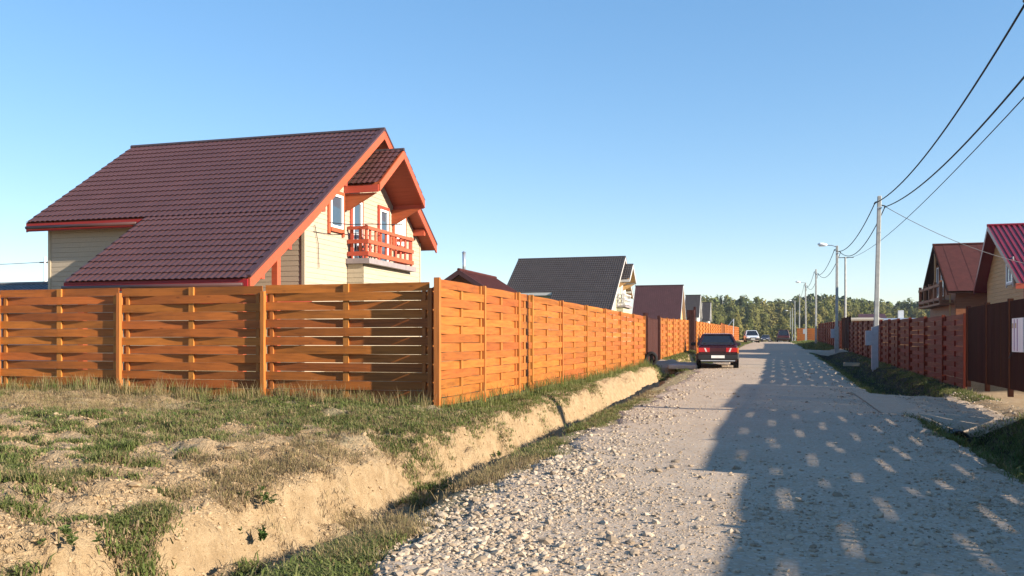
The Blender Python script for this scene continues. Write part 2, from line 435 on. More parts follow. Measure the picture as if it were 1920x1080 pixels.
at = ground.data.attributes.new('street_x', 'FLOAT', 'POINT'); at.data.foreach_set('value', (gx - lshift(gy) * smooth(-6.5, -4.8, gx) * (1 - smooth(-1.8, 0, gx)) + .18 * fbm(gx, gy, .5, 93)).astype(np.float32).ravel())

def road_z(X, Y):
    lw = 2.75 - lshift(Y) * 1.1
    c = np.where(X < 0, X / lw, X / 2.45)
    e = .18 * fbm(Y, X * 0, .9, 61) + .1 * fbm(Y, X, .25, 62)
    ed = smooth(.88 + e, 1.06 + e, np.abs(c))
    return gz(np.clip(X, -2.6, 2.25), Y) * .0 + gz(X, Y) * 1.0 + .055 * (1 - c * c * .35) - .17 * ed
gravel_road = sheet('gravel_road', axis([(-3.35, 2.75, .075)]), axis([(-30, 2, .5), (2, 22, .075), (22, 45, .2), (45, 100, .6), (100, 420, 4)]), road_z, M['road'])
def drive_z(x0, x1, y0, y1):
    def f(X, Y):
        e = .25 * fbm(X, Y, .6, 71)
        dx = np.minimum(X - x0, x1 - X); dy = np.minimum(Y - y0, y1 - Y)
        return gz(X, Y) + .06 - .2 * (1 - smooth(.0, .5, np.minimum(dx, dy) + e))
    return f
sheet('driveway', axis([(1.9, 4.55, .08)]), axis([(17.2, 24.2, .1)]), drive_z(1.2, 4.5, 17.2, 24.2), M['road'])
sheet('driveway', axis([(-4.95, -2.4, .12)]), axis([(37.2, 41.8, .15)]), drive_z(-6, -1.8, 37.2, 41.8), M['road'])
sheet('driveway', axis([(1.9, 4.7, .2)]), axis([(62.5, 69.8, .3)]), drive_z(1.2, 5.2, 62.5, 69.8), M['road'])

# ------------------------------------------------------------------ woven fences
_pl = {}
def plank_mesh(L, h, t, d, sign, mat, seg=8):
    key = (round(L, 2), round(h, 3), sign, mat.name)
    if key in _pl: return _pl[key]
    V = []; F = []
    for i in range(seg + 1):
        s = L * i / seg; y = sign * d * math.cos(2 * math.pi * i / seg)
        for yy, zz in ((-t / 2, -h / 2), (t / 2, -h / 2), (t / 2, h / 2), (-t / 2, h / 2)):
            V.append((s, y + yy, zz))
    for i in range(seg):
        for k in range(4):
            F.append((i * 4 + k, i * 4 + (k + 1) % 4, (i + 1) * 4 + (k + 1) % 4, (i + 1) * 4 + k))
    F += [(3, 2, 1, 0), tuple(seg * 4 + k for k in range(4))]
    me = bpy.data.meshes.new('plank'); me.from_pydata(V, [], F); fix_normals(me); me.materials.append(mat)
    _pl[key] = me; return me
_bx = {}
def box_mesh(name, sx, sy, sz, mat):
    key = (name, round(sx, 3), round(sy, 3), round(sz, 3), mat.name)
    if key in _bx: return _bx[key]
    V = [(x * sx / 2, y * sy / 2, z) for z in (0, sz) for x, y in ((-1, -1), (1, -1), (1, 1), (-1, 1))]
    me = bpy.data.meshes.new(name)
    me.from_pydata(V, [], [(3, 2, 1, 0), (4, 5, 6, 7), (0, 1, 5, 4), (1, 2, 6, 5), (2, 3, 7, 6), (3, 0, 4, 7)]); me.materials.append(mat)
    _bx[key] = me; return me

def fence(label, p0, ang, posts, ztops, mp, mpost, n=14, out=-1, flip=0, joined=False, post_proud=.03, pitch=.1445, group=None, gap=.006, dz_end=0, skip_post=()):
    """posts: distances along the fence; ztops: top height per panel; out: side (local y) of the public face"""
    ca, sa = math.cos(ang), math.sin(ang)
    z0 = g1(p0[0], p0[1])
    root = thing('woven_fence', label, 'fence', (p0[0], p0[1], z0), group)
    big = MB() if joined else None
    for i in range(len(posts) - 1):
        a, b = posts[i] + .032, posts[i + 1] - .032
        L = b - a; zt = ztops[i]
        for k in range(n):
            zc = zt - pitch / 2 - k * pitch
            sgn = (1 if (k + flip) % 2 else -1)
            h = pitch - gap
            if joined:
                seg = 6
                for j in range(seg):
                    s0, s1 = a + L * j / seg, a + L * (j + 1) / seg
                    amp_ = .008 + .026 * ((i * 37 + k * 61) % 17) / 17; y0 = sgn * amp_ * math.cos(2 * math.pi * j / seg); y1 = sgn * amp_ * math.cos(2 * math.pi * (j + 1) / seg)
                    P = []
                    for zz in (zc - h / 2, zc + h / 2):
                        for s_, y_ in ((s0, y0 - .008), (s1, y1 - .008), (s1, y1 + .008), (s0, y0 + .008)):
                            P.append((p0[0] + s_ * ca - y_ * sa, p0[1] + s_ * sa + y_ * ca, zz))
                    big.hexa(P)
            else:
                me = plank_mesh(L, h, .017, .027, sgn, mp)
                o = link_obj('plank', me, root, (a * ca, a * sa, zc - z0 + random.uniform(-.003, .003)),
                             (random.uniform(-.02, .02), random.uniform(-.0016, .0016), ang + random.uniform(-.0012, .0012)))
        bw_ = .095 if mp.name.startswith('stained') else .06
        for s in (a + .10, (a + b) / 2, b - .10):
            hb = n * pitch - .01
            if joined:
                big.beam((p0[0] + s * ca, p0[1] + s * sa, zt - hb), (p0[0] + s * ca, p0[1] + s * sa, zt - .004), .045, .04, (ca, sa, 0))
            else:
                link_obj('batten', box_mesh('batten', bw_ if s == (a + b) / 2 else .06, .034, hb, mpost), root, (s * ca, s * sa, zt - hb - z0 - .004), (0, 0, ang))
    for i, s in enumerate(posts):
        if i in skip_post: continue
        zt = ztops[min(i, len(ztops) - 1)]
        x, y = s * ca - out * 0 * sa, s * sa
        oy = out * post_proud
        link_obj('post', box_mesh('post', .068, .09, n * pitch + .3, mpost), root,
                 (x - oy * sa, y + oy * ca, zt - n * pitch - .3 - z0 - (.10 if post_proud > .05 else -.01)), (0, 0, ang))
    if joined:
        o = big.build('planks', mp, root, kind='stuff')
    return root

# leftward fence: along -X at Y = 13.40, seen from -Y
FY = 13.40
px_posts = [0, 3.0, 5.87, 8.55, 11.4, 14.3]
fence('dark orange woven plank fence across the grassy field, left of the corner', (-5.21, FY), math.pi, px_posts, [2.27, 2.26, 2.27, 2.28, 2.29], M['fence'], M['fence_post'], out=1, flip=1, post_proud=.055)
# street fence: along +Y at X = -5.04
SX = -5.04
sy = [13.16, 15.48, 17.77, 18.83, 21.74, 24.8, 27.7, 30.6, 33.6, 36.7]
fence('bright sunlit orange woven fence beside the ditch, from the corner to the brown gate', (SX, sy[0]), math.pi / 2, [y - sy[0] for y in sy], [2.31] * 9, M['fence'], M['fence_post'], out=-1, flip=1, post_proud=.012)
sy = [41.6, 44.5, 47.4, 50.3, 53.2, 56.0]
fence('short stretch of orange woven fence just behind the parked dark red car', (SX, sy[0]), math.pi / 2, [y - sy[0] for y in sy], [2.38, 2.42, 2.46, 2.5, 2.54], M['fence'], M['fence_post'], out=-1)
sy = list(np.linspace(59, 91, 12))
fence('orange woven fence beyond the tall brown gate panel, left of the road', (SX, sy[0]), math.pi / 2, [y - sy[0] for y in sy], [2.6 + .02 * i for i in range(11)], M['fence'], M['fence_post'], out=-1, joined=True)
sy = list(np.linspace(99, 140, 13))
fence('farthest orange fence on the left, next to the silver white car', (SX, sy[0]), math.pi / 2, [y - sy[0] for y in sy], [3.0 + .02 * i for i in range(12)], M['fence'], M['fence_post'], out=-1, joined=True)
# right fence along X = 4.8
RX = 4.8
sy = [25.7, 28.8, 32.1, 35.5, 38.65, 41.6, 44.6, 47.6, 50.6, 53.6, 56.6, 59.6, 62.5]
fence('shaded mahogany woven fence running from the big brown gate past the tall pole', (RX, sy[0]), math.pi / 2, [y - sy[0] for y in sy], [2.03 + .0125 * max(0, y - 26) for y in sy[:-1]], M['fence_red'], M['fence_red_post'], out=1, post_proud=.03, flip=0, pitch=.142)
sy = list(np.linspace(70, 105, 13))
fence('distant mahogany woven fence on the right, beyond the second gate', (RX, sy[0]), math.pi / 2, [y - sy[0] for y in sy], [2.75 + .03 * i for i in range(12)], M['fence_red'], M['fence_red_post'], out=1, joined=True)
sy = [-9, -6, -3, 0, 2.8, 5.5, 8.2]
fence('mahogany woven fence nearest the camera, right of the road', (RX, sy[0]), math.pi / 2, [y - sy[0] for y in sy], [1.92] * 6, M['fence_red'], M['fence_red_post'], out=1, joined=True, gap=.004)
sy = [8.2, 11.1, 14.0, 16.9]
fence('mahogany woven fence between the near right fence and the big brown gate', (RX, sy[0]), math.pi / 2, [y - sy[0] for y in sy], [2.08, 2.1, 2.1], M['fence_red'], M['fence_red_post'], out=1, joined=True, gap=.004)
# cross fence far away, lit
fence('lit orange fence crossing far down the road behind the row of poles', (3.3, 136), 0, [0, 3, 6, 9, 12], [3.0] * 4, M['fence'], M['fence_post'], out=-1, joined=True)

# ------------------------------------------------------------------ sheet gates
def sheet_gate(label, x, y0, y1, z0, z1, mat, nleaf, face=-1, board=.2, group=None, posts=True, top=.0):
    r = thing('sheet_gate', label, 'gate', (x, y0, z0), group)
    w = (y1 - y0) / nleaf
    for k in range(nleaf):
        a, b = y0 + k * w + .07, y0 + (k + 1) * w - .07
        nb = max(1, int(round((b - a) / board))); bw = (b - a) / nb
        for j in range(nb):
            me = box_mesh('board', .02, bw - .012, z1 - z0 - .04, mat)
            link_obj('board', me, r, (random.uniform(-.002, .002), a + (j + .5) * bw - y0, .02), (0, 0, 0))
        f = MB()
        for zz in (z0 + .2, z1 - .2): f.box(x - face * .02 - .02, x - face * .02 + .02, a, b, zz, zz + .05)
        f.build('rail', mat, r)
    if posts:
        for k in range(nleaf + 1):
            link_obj('post', box_mesh('gate_post', .10, .10, z1 - z0 + .18 + top, M['gate_wood']), r, (-face * .02, y0 + k * w - y0, -.15), (0, 0, 0))
    return r
big_gate = sheet_gate('big brown board gate with a white notice before the crimson roofed house', RX, 16.95, 25.55, .29, 2.19, M['gate_wood'], 4, face=-1, board=.22)
# white notice on the gate
nb = thing('notice_board', 'white notice board with two mauve stripes on the big brown gate', 'sign', (RX - .035, 20.2, 1.1))
nz0, nz1 = 1.10, 1.79
MB().box(RX - .05, RX - .03, 19.95, 20.83, nz0, nz1).build('panel', M['white'], nb)
s = MB(); 
for yy in (20.62, 20.38): s = MB().box(RX - .056, RX - .0505, yy, yy + .035, nz0 + .02, nz1 - .02).build('stripe', M['mauve'], nb)
for yy in (20.72, 20.49): MB().box(RX - .056, RX - .0505, yy, yy + .06, nz1 - .20, nz1 - .10).build('mark', M['ochre'], nb)
MB().tube([(RX - .05, 20.85, nz0 - .02), (RX - .1, 20.88, nz0 - .14)], .012, 6).build('bracket', M['black'], nb)

lg = thing('sheet_gate', 'brown sheet metal gate in the left fence, near the parked dark red car', 'gate', (SX, 36.9, .2))
sheet_parts = MB()
for k, (a, b, xx) in enumerate([(36.85, 37.25, SX + .12), (37.35, 39.3, SX - .05), (39.4, 41.4, SX - .05)]):
    m = MB(); nb_ = int((b - a) / .18) + 1
    for j in range(nb_):
        y0_ = a + (b - a) * j / nb_; y1_ = a + (b - a) * (j + 1) / nb_
        m.prism([(xx, y0_), (xx + .03, y0_ + .02), (xx + .03, (y0_ + y1_) / 2), (xx, (y0_ + y1_) / 2 + .02), (xx, y1_), (xx - .02, y1_), (xx - .02, y0_)], .25, 2.28, 'z')
    m.build('leaf', M['brown_metal'], lg)
for y_ in (36.8, 37.3, 41.5): link_obj('post', box_mesh('gate_post', .12, .12, 2.25, M['brown_metal']), lg, (0, y_ - 36.9, 0))
tg = thing('sheet_gate', 'tall narrow dark brown gate panel standing above the left fence', 'gate', (SX + .3, 56.1, .5))
m = MB()
for j in range(4):
    xa = SX - .12 + j * .12
    m.prism([(xa, 56.9), (xa + .03, 56.87), (xa + .07, 56.87), (xa + .1, 56.9), (xa + .12, 56.9), (xa + .12, 56.94), (xa, 56.94)], .6, 3.2, 'z')
m.build('leaf', M['brown_metal'], tg)
m = MB().box(SX - .06, SX, 56.98, 58.9, .6, 3.1); m.build('leaf', M['brown_metal'], tg)
link_obj('post', box_mesh('gate_post', .14, .14, 2.9, M['brown_metal']), tg, (.04, .9, 0))
sheet_gate('second brown board gate on the right, beyond the lamp pole', RX, 62.7, 69.8, .75, 2.9, M['gate_wood'], 3, board=.24)
sheet_gate('far brown board gate in the left fence, before the silver car', SX, 91.3, 98.8, 1.0, 3.05, M['fence'], 3, board=.3)

# ------------------------------------------------------------------ roofs and houses
def tile_sheet(mb, x0, x1, y_lo, z_lo, y_hi, z_hi, pitch=.183, row=.35, amp=.036, step=.026, sub=6, lift=.03):
    """pressed metal tile: waves along X, steps down the slope"""
    T = Vector((0, y_hi - y_lo, z_hi - z_lo)); Ls = T.length; T.normalize()
    N = Vector((1, 0, 0)).cross(T)
    if N.z < 0: N = -N
    nx = max(2, int((x1 - x0) / pitch * sub)); nr = max(1, int(math.ceil(Ls / row)))
    rows = []
    for r_ in range(nr):
        t0 = r_ * row; t1 = min((r_ + 1) * row, Ls)
        rows += [(t0, step), (t0 + .45 * (t1 - t0), step * .5), (t1, 0.0)]
    b = len(mb.v)
    for t_, hh in rows:
        for i in range(nx + 1):
            xx = x0 + (x1 - x0) * i / nx
            w = amp * (abs(math.sin(math.pi * (xx - x0) / pitch)) ** .7)
            mb.v.append((xx, y_lo + T.y * t_ + N.y * (w + hh + lift), z_lo + T.z * t_ + N.z * (w + hh + lift)))
    n1 = nx + 1
    for r_ in range(len(rows) - 1):
        for i in range(nx):
            mb.f.append((b + r_ * n1 + i, b + r_ * n1 + i + 1, b + (r_ + 1) * n1 + i + 1, b + (r_ + 1) * n1 + i))

def clap(mb, face_axis, a, side, lo, hi, z0, z1, pitch=.145, proud=.018):
    """horizontal cladding on a wall; lo/hi are functions of z"""
    z = z0
    while z < z1 - .01:
        zt = min(z + pitch, z1)
        l0, h0, l1, h1 = lo(z), hi(z), lo(zt), hi(zt)
        if h0 - l0 > .02:
            if h1 < l1: l1 = h1 = (l1 + h1) / 2
            q = [(l0, z, proud), (h0, z, proud), (h1, zt - .012, proud * .65), (l1, zt - .012, proud * .65), (h1, zt, .002), (l1, zt, .002), (l0, z, .0), (h0, z, .0)]
            if face_axis == 'x': vs = [(a + side * p_, y_, z_) for y_, z_, p_ in q]
            else: vs = [(y_, a + side * p_, z_) for y_, z_, p_ in q]
            mb.add(vs, [(0, 1, 2, 3), (3, 2, 4, 5), (6, 7, 1, 0)])
        z += pitch

def window_x(root, x, side, y0, y1, z0, z1, glass, trim, mull=None, tw=.12, name='window', sill=True):
    """window or glazed door on a wall facing +-X"""
    s = side
    w = MB()
    fw = .07
    def fr(mb, a, b, c, d, p0, p1): mb.box(min(x + s * p0, x + s * p1), max(x + s * p0, x + s * p1), a, b, c, d)
    fr(w, y0, y0 + fw, z0, z1, .022, .085); fr(w, y1 - fw, y1, z0, z1, .022, .085)
    fr(w, y0 + fw, y1 - fw, z0, z0 + fw, .022, .085); fr(w, y0 + fw, y1 - fw, z1 - fw, z1, .022, .085)
    if mull: 
        for m_ in mull: fr(w, m_ - .03, m_ + .03, z0 + fw, z1 - fw, .022, .08)
    fo = w.build(name, M['white'], root)
    g = MB(); fr(g, y0 + fw - .005, y1 - fw + .005, z0 + fw - .005, z1 - fw + .005, .024, .045); g.build('pane', glass, fo)
    if trim:
        t = MB()
        fr(t, y0 - tw, y0 - .002, z0 - tw - .1, z1 + tw, .020, .07); fr(t, y1 + .002, y1 + tw, z0 - tw - .1, z1 + tw, .020, .07)
        fr(t, y0, y1, z1 + .002, z1 + tw, .020, .066); 
        if sill: fr(t, y0, y1, z0 - tw, z0 - .002, .020, .10)
        t.build('frame', trim, fo)
    return fo

def alpine_house(label, X0, Yc, ZR, zg, m_roof, m_side, trim, fascia, soffit, near=True):
    """two-storey house whose gable faces the street (+X); all numbers measured for the near one"""
    dx = X0 + 12.0; dy = Yc - 26.64; dz = ZR - 8.05
    root = thing('house', label, 'house', (X0 - 4, Yc, zg))
    X = lambda a: a + dx
    Y = lambda a: a + dy
    Z = lambda a: a + dz
    ry = Y(26.64); rz = ZR
    xf, xb = X(-12.0), X(-21.59)
    ue = (Y(22.0), Z(4.84)); le = (Y(18.89), Z(2.80)); fe = (Y(31.31), Z(4.82)); xn = X(-17.35)
    # walls
    wx, wbx, wy0, wy1 = X(-12.5), X(-21.1), Y(22.4), Y(30.9)
    s_n = (rz - ue[1]) / (ry - ue[0]); s_f = (rz - fe[1]) / (fe[0] - ry)
    th = .16
    ztop = lambda y: (rz - (ry - y) * s_n if y < ry else rz - (y - ry) * s_f) - th - .03
    poly = [(wy0, zg), (wy1, zg), (wy1, ztop(wy1)), (ry, rz - th - .03), (wy0, ztop(wy0))]
    MB().prism(poly, wx, wbx, 'x').build('wall', m_side, root)
    yl = lambda z: max(wy0, ry - (rz - th - .03 - z) / s_n); yh = lambda z: min(wy1, ry + (rz - th - .03 - z) / s_f)
    c = MB(); pch = .145 if near else .29
    clap(c, 'x', wx, 1, yl, yh, max(zg, 1.5 + dz * 0), rz - th - .06, pch)
    clap(c, 'y', wy0, -1, lambda z: wbx, lambda z: wx, zg + .5, ztop(wy0), pch)
    c.build('siding', m_side, root, kind='stuff')
    # corner boards
    for (cx, cy) in ((wx, wy0), (wx, wy1), (wbx, wy0)):
        MB().box(cx - .06, cx + .035, cy - .035 if cy == wy0 else cy - .06, cy + .06 if cy == wy0 else cy + .035, zg, ztop(cy) - .02).build('corner_board', m_side, root)
    # bay under the balcony
    bx, by0, by1, bz = X(-11.95), Y(25.0), Y(29.4), Z(3.66)
    MB().box(wx + .03, bx, by0, by1, zg, bz).build('bay', m_side, root)
    c = MB(); clap(c, 'x', bx, 1, lambda z: by0, lambda z: by1, max(zg, 1.5), bz, pch); clap(c, 'y', by0, -1, lambda z: wx + .03, lambda z: bx, max(zg, 1.5), bz, pch)
    c.build('siding', m_side, root, kind='stuff')
    # roof slabs (soffit wood) + tile sheets
    def slab(x0, x1, yA, zA, yB, zB, mat, name='roof_deck'):
        return MB().prism([(yA, zA), (yB, zB), (yB, zB - th), (yA, zA - th)], x0, x1, 'x').build(name, mat, root)
    slab(xb + .03, xf - .03, ue[0], ue[1], ry, rz, soffit); slab(xn + .03, xf - .03, le[0], le[1], ue[0], ue[1], soffit)
    slab(xb + .03, xf - .03, fe[0], fe[1], ry, rz, soffit)
    t = MB(); sub = 6 if near else 4
    tile_sheet(t, xb, xf, ue[0] - .02, ue[1] - .012, ry, rz, sub=sub); tile_sheet(t, xn, xf, le[0] - .05, le[1] - .03, ue[0] - .02, ue[1] - .012, sub=sub)
    rf = t.build('roof', m_roof, root, smooth=False)
    t = MB(); tile_sheet(t, xb, xf, fe[0] + .05, fe[1] - .03, ry, rz, sub=4, pitch=.366, row=.35)
    t.build('roof', m_roof, root)
    MB().tube([(xb - .02, ry, rz + .045), (xf + .03, ry, rz + .045)], .075, 8).build('ridge_cap', M['ridge'], root)
    # rake boards
    def rake(x, yA, zA, yB, zB, h=.26, mat=trim, w=.05, drop=.0):
        return MB().prism([(yA, zA + .03 - drop), (yB, zB + .03 - drop), (yB, zB - h - drop), (yA, zA - h - drop)], x - w / 2, x + w / 2, 'x').build('rake_board', mat, root)
    rake(xf, le[0], le[1], ue[0], ue[1]); rake(xf, ue[0], ue[1], ry, rz); rake(xf, fe[0], fe[1], ry, rz)
    rake(xb, ue[0], ue[1], ry, rz); rake(xb, fe[0], fe[1], ry, rz)
    # metal verge strip over the rake
    for (a_, b_, c_, d_) in ((le[0], le[1], ue[0], ue[1]), (ue[0], ue[1], ry, rz), (fe[0], fe[1], ry, rz)):
        MB().prism([(a_, b_ + .10), (c_, d_ + .10), (c_, d_ + .032), (a_, b_ + .032)], xf - .09, xf + .045, 'x').build('verge_strip', m_roof, root)
    # eave fascias
    MB().box(xb, xn + .02, ue[0] - .03, ue[0] + .02, ue[1] - .24, ue[1] - .0).build('fascia', fascia, root)
    MB().box(xn, xf - .03, le[0] - .03, le[0] + .02, le[1] - .24, le[1] - .0).build('fascia', fascia, root)
    MB().prism([(le[0], le[1] + .0), (ue[0], ue[1] + .0), (ue[0], ue[1] - .22), (le[0], le[1] - .22)], xn - .03, xn + .025, 'x').build('rake_board', fascia, root)
    # purlin ends under the rake
    for y_ in (19.6, 20.9, 22.75, 24.1, 28.4, 30.3):
        z_ = np.interp(Y(y_), [le[0], ue[0], ry, fe[0]], [le[1], ue[1], rz, fe[1]]) - .30
        MB().box(wx if y_ > 22 else xf - .9, xf - .06, Y(y_) - .07, Y(y_) + .07, z_ - .12, z_ + .10).build('purlin', trim, root)
    # veranda posts, beam
    for y_, x_ in ((20.35, -12.15), (19.12, -12.35), (19.12, -17.0)):
        zt = np.interp(Y(y_), [le[0], ue[0]], [le[1], ue[1]]) - .2
        MB().box(X(x_) - .08, X(x_) + .08, Y(y_) - .08, Y(y_) + .08, zg, zt).build('post', trim, root)
    MB().box(X(-17.1), X(-12.25), Y(20.42), Y(20.58), Z(2.28), Z(2.5)).build('beam', fascia, root)
    MB().box(X(-13.6), X(-12.2), Y(19.20), Y(22.3), Z(2.30), Z(2.46)).build('beam', fascia, root)
    # projecting upper gable over the balcony
    pf, pa, pz = X(-11.32), (rz - .68), .0
    py0, py1, pzb = Y(24.80), Y(28.42), Z(6.02)
    MB().prism([(py0, pzb), (ry, pa), (ry, pa - .1), (py0, pzb - .1)], wx, pf - .03, 'x').build('canopy_deck', soffit, root)
    MB().prism([(py1, pzb), (ry, pa), (ry, pa - .1), (py1, pzb - .1)], wx, pf - .03, 'x').build('canopy_deck', soffit, root)
    t = MB(); tile_sheet(t, wx, pf, py0 - .03, pzb - .02, ry, pa, sub=sub); tile_sheet(t, wx, pf, py1 + .03, pzb - .02, ry, pa, sub=4)
    t.build('canopy_roof', m_roof, root)
    MB().tube([(wx, ry, pa + .04), (pf + .02, ry, pa + .04)], .06, 8).build('ridge_cap', M['ridge'], root)
    for ye in (py0, py1):
        MB().prism([(ye, pzb + .02), (ry, pa + .02), (ry, pa - .24), (ye, pzb - .22)], pf - .03, pf + .02, 'x').build('rake_board', trim, root)
        sg = -1 if ye == py0 else 1
        MB().box(wx + .03, pf - .03, min(ye, ye + sg * .03) - .0, max(ye, ye + sg * .03), pzb - .24, pzb - .02).build('fascia', trim, root)
        MB().prism([(wx + .02, pzb - .75), (wx + .14, pzb - .75), (pf - .12, pzb - .25), (wx + .02, pzb - .25)], ye - sg * .10, ye - sg * .02, 'y').build('bracket', soffit, root)
    # windows and balcony doors
    window_x(root, wx, 1, Y(23.84), Y(24.62), Z(4.66), Z(5.66), M['glass'], trim)
    window_x(root, wx, 1, Y(25.30), Y(25.92), Z(3.80), Z(5.66), M['glass'], trim, name='balcony_door', sill=False)
    window_x(root, wx, 1, Y(27.30), Y(27.92), Z(3.80), Z(5.66), M['glass'], trim, name='balcony_door', sill=False)
    window_x(root, wx, 1, Y(28.50), Y(29.40), Z(4.62), Z(5.66), M['curtain'], trim, mull=[Y(28.95)])
    # balcony
    fx = X(-11.80)
    MB().box(wx + .03, fx + .10, by0 - .10, Y(28.62) , bz + .002, bz + .16).build('balcony_floor', M['plinth'], root)
    y0b, y1b = Y(25.0), Y(28.52)
    zb = bz + .22
    for zz, hh in ((zb + .02, .13), (zb + .40, .12), (zb + .82, .10)):
        MB().box(fx - .03, fx + .03, y0b + .03, y1b, zz, zz + hh).build('rail', trim, root)
        MB().box(wx + .04, fx + .03, y0b - .03, y0b + .03, zz, zz + hh).build('rail', trim, root)
        MB().box(wx + .04, fx + .03, y1b, y1b + .06, zz, zz + hh).build('rail', trim, root)
    for (yy, w_) in ((y0b, .1), (y1b, .1)):
        MB().box(fx - .09, fx - .032, yy - .02, yy + .08, bz + .165, zb + .96).build('post', trim, root)
    nbal = 9 if near else 5
    for k in range(nbal):
        yy = y0b + (y1b - y0b) * (k + .7) / nbal
        MB().box(fx - .065, fx - .032, yy - .055, yy + .055, zb + .02, zb + .84).build('baluster', trim, root)
    for k in range(2):
        xx = wx + .16 + k * .28
        MB().box(xx - .05, xx + .05, y0b + .032, y0b + .06, zb + .02, zb + .84).build('baluster', trim, root)
    return root

h1 = alpine_house('large cream house with plum tiled roof, orange trim and a balcony, behind the fence corner', -12.0, 26.64, 8.05, .3, M['roof_plum'], M['siding'], M['trim'], M['trim_deep'], M['soffit'])
m = MB().tube([(-17.3, 18.76, 2.66), (-12.1, 18.76, 2.66)], .05, 8); m.build('gutter', M['roof_plum'], h1, smooth=True)
m = MB().tube([(-21.5, 21.88, 4.70), (-17.6, 21.88, 4.70)], .05, 8); m.build('gutter', M['roof_plum'], h1, smooth=True)
# service cable bracket on its gable
m = MB(); m.tube([(-11.9, 22.75, 4.62), (-11.8, 23.9, 4.70), (-11.75, 24.8, 4.83), (-11.6, 27.2, 5.1)], .014, 5)
m.tube([(-12.44, 22.9, 4.6), (-12.44, 23.1, 4.1), (-12.44, 23.15, 3.4)], .010, 5)
tag(m.build('service_cable', M['cable'], None), 'thin dark service cable fixed to the cream gable left of the balcony', 'cable')

# chair on the balcony
ch = thing('balcony_chair', 'grey plastic chair on the balcony of the cream house', 'chair', (-12.2, 25.7, 3.83))
MB().box(-12.38, -12.02, 25.4, 25.8, 4.22, 4.26).build('seat', M['grey_box'], ch)
MB().box(-12.40, -12.37, 25.4, 25.8, 4.26, 4.68).build('backrest', M['grey_box'], ch)
for a, b in ((-12.36, 25.42), (-12.04, 25.42), (-12.36, 25.78), (-12.04, 25.78)):
    MB().box(a - .015, a + .015, b - .015, b + .015, 3.83, 4.22).build('leg', M['grey_box'], ch)

h3 = alpine_house('pale house with charcoal roof and small balcony, behind the long street fence', -12.3, 77.6, 8.5, .7, M['roof_grey'], M['siding_green'], M['siding_white'], M['siding_white'], M['siding_wood'], near=False)

def simple_gable(label, ax, c0, ridge, ends, half, z_e, zg, m_roof, m_wall, m_trim, over=.45, ribs=.25, windows=(), rib_h=.03, far_half=None, far_ze=None, group=None):
    """ridge along axis ax ('x' or 'y'); c0 ridge line coordinate, ends (e0,e1) along ridge"""
    e0, e1 = ends; fh = far_half or half; fz = far_ze if far_ze is not None else z_e
    loc = ((e0 + e1) / 2, c0, zg) if ax == 'x' else (c0, (e0 + e1) / 2, zg)
    root = thing('house', label, 'house', loc, group)
    th = .15
    s1 = (ridge - z_e) / half; s2 = (ridge - fz) / fh
    pr = lambda poly, a, b, n, mt, **k: MB().prism(poly, a, b, ax).build(n, mt, root, **k)
    wl, wh = c0 - half + over, c0 + fh - over
    pr([(wl, zg), (wh, zg), (wh, ridge - s2 * (wh - c0) - th), (c0, ridge - th), (wl, ridge - s1 * (c0 - wl) - th)], e0 + over, e1 - over, 'wall', m_wall)
    cl = MB()
    lo = lambda z: max(wl, c0 - (ridge - th - z) / s1); hi = lambda z: min(wh, c0 + (ridge - th - z) / s2)
    clap(cl, ax, e0 + over, -1, lo, hi, zg + 1, ridge - th - .05, .2, .02); clap(cl, ax, e1 - over, 1, lo, hi, zg + 1, ridge - th - .05, .2, .02)
    cl.build('siding', m_wall, root, kind='stuff')
    for sg, hf, ze in ((-1, half, z_e), (1, fh, fz)):
        pr([(c0, ridge), (c0 + sg * hf, ze), (c0 + sg * hf, ze - th), (c0, ridge - th)], e0, e1, 'roof_deck', m_trim)
        m = MB(); n = int((e1 - e0) / ribs); sl = (ridge - ze) / hf
        up = .012
        for k in range(n):
            a = e0 + (e1 - e0) * k / n; w = (e1 - e0) / n
            for (p, q, h_) in ((a, a + w * .55, up), (a + w * .55, a + w, up + rib_h)):
                m.prism([(c0, ridge + h_), (c0 + sg * (hf + .05), ze - sl * .05 + h_), (c0 + sg * (hf + .05), ze - sl * .05 + .002), (c0, ridge + .002)], p, q, ax)
        m.build('roof', m_roof, root)
        for e in (e0, e1):
            pr([(c0, ridge + .05), (c0 + sg * (hf + .03), ze + .05 - sl * .03), (c0 + sg * (hf + .03), ze - .22 - sl * .03), (c0, ridge - .22)], e - .03, e + .03, 'rake_board', m_trim)
    rc = [(e0 - .05, c0, ridge + .05), (e1 + .05, c0, ridge + .05)] if ax == 'x' else [(c0, e0 - .05, ridge + .05), (c0, e1 + .05, ridge + .05)]
    MB().tube(rc, .08, 6).build('ridge_cap', m_roof, root)
    return root

# small brown bathhouse behind the corner of the fence
p = px(860, 507, 47)
bh = simple_gable('small dark brown outhouse with a steel chimney pipe, left of the charcoal roofed house', 'y', p.x, p.z, (p.y, p.y + 6.5), 2.6, p.z - 1.65, .4, M['roof_brown_l'], M['log'], M['roof_brown'], over=.5)
q = px(870, 520, 49)
c_ = MB().tube([(q.x, q.y, q.z), (q.x, q.y, px(870, 474, 49).z)], .09, 10).build('chimney', M['galv'], bh, smooth=True)
MB().tube([(q.x, q.y, px(870, 474, 49).z), (q.x, q.y, px(870, 471, 49).z)], [.13, .05], 10).build('chimney_cap', M['galv'], c_)
# brown roofed house further along
h4 = simple_gable('house with a steep plain brown roof, right of the charcoal roofed one', 'x', 119.5, 8.45, (-17.6, -11.3), 3.6, 3.9, .9, M['roof_brown'], M['siding_wood'], M['siding_white'], over=.4)
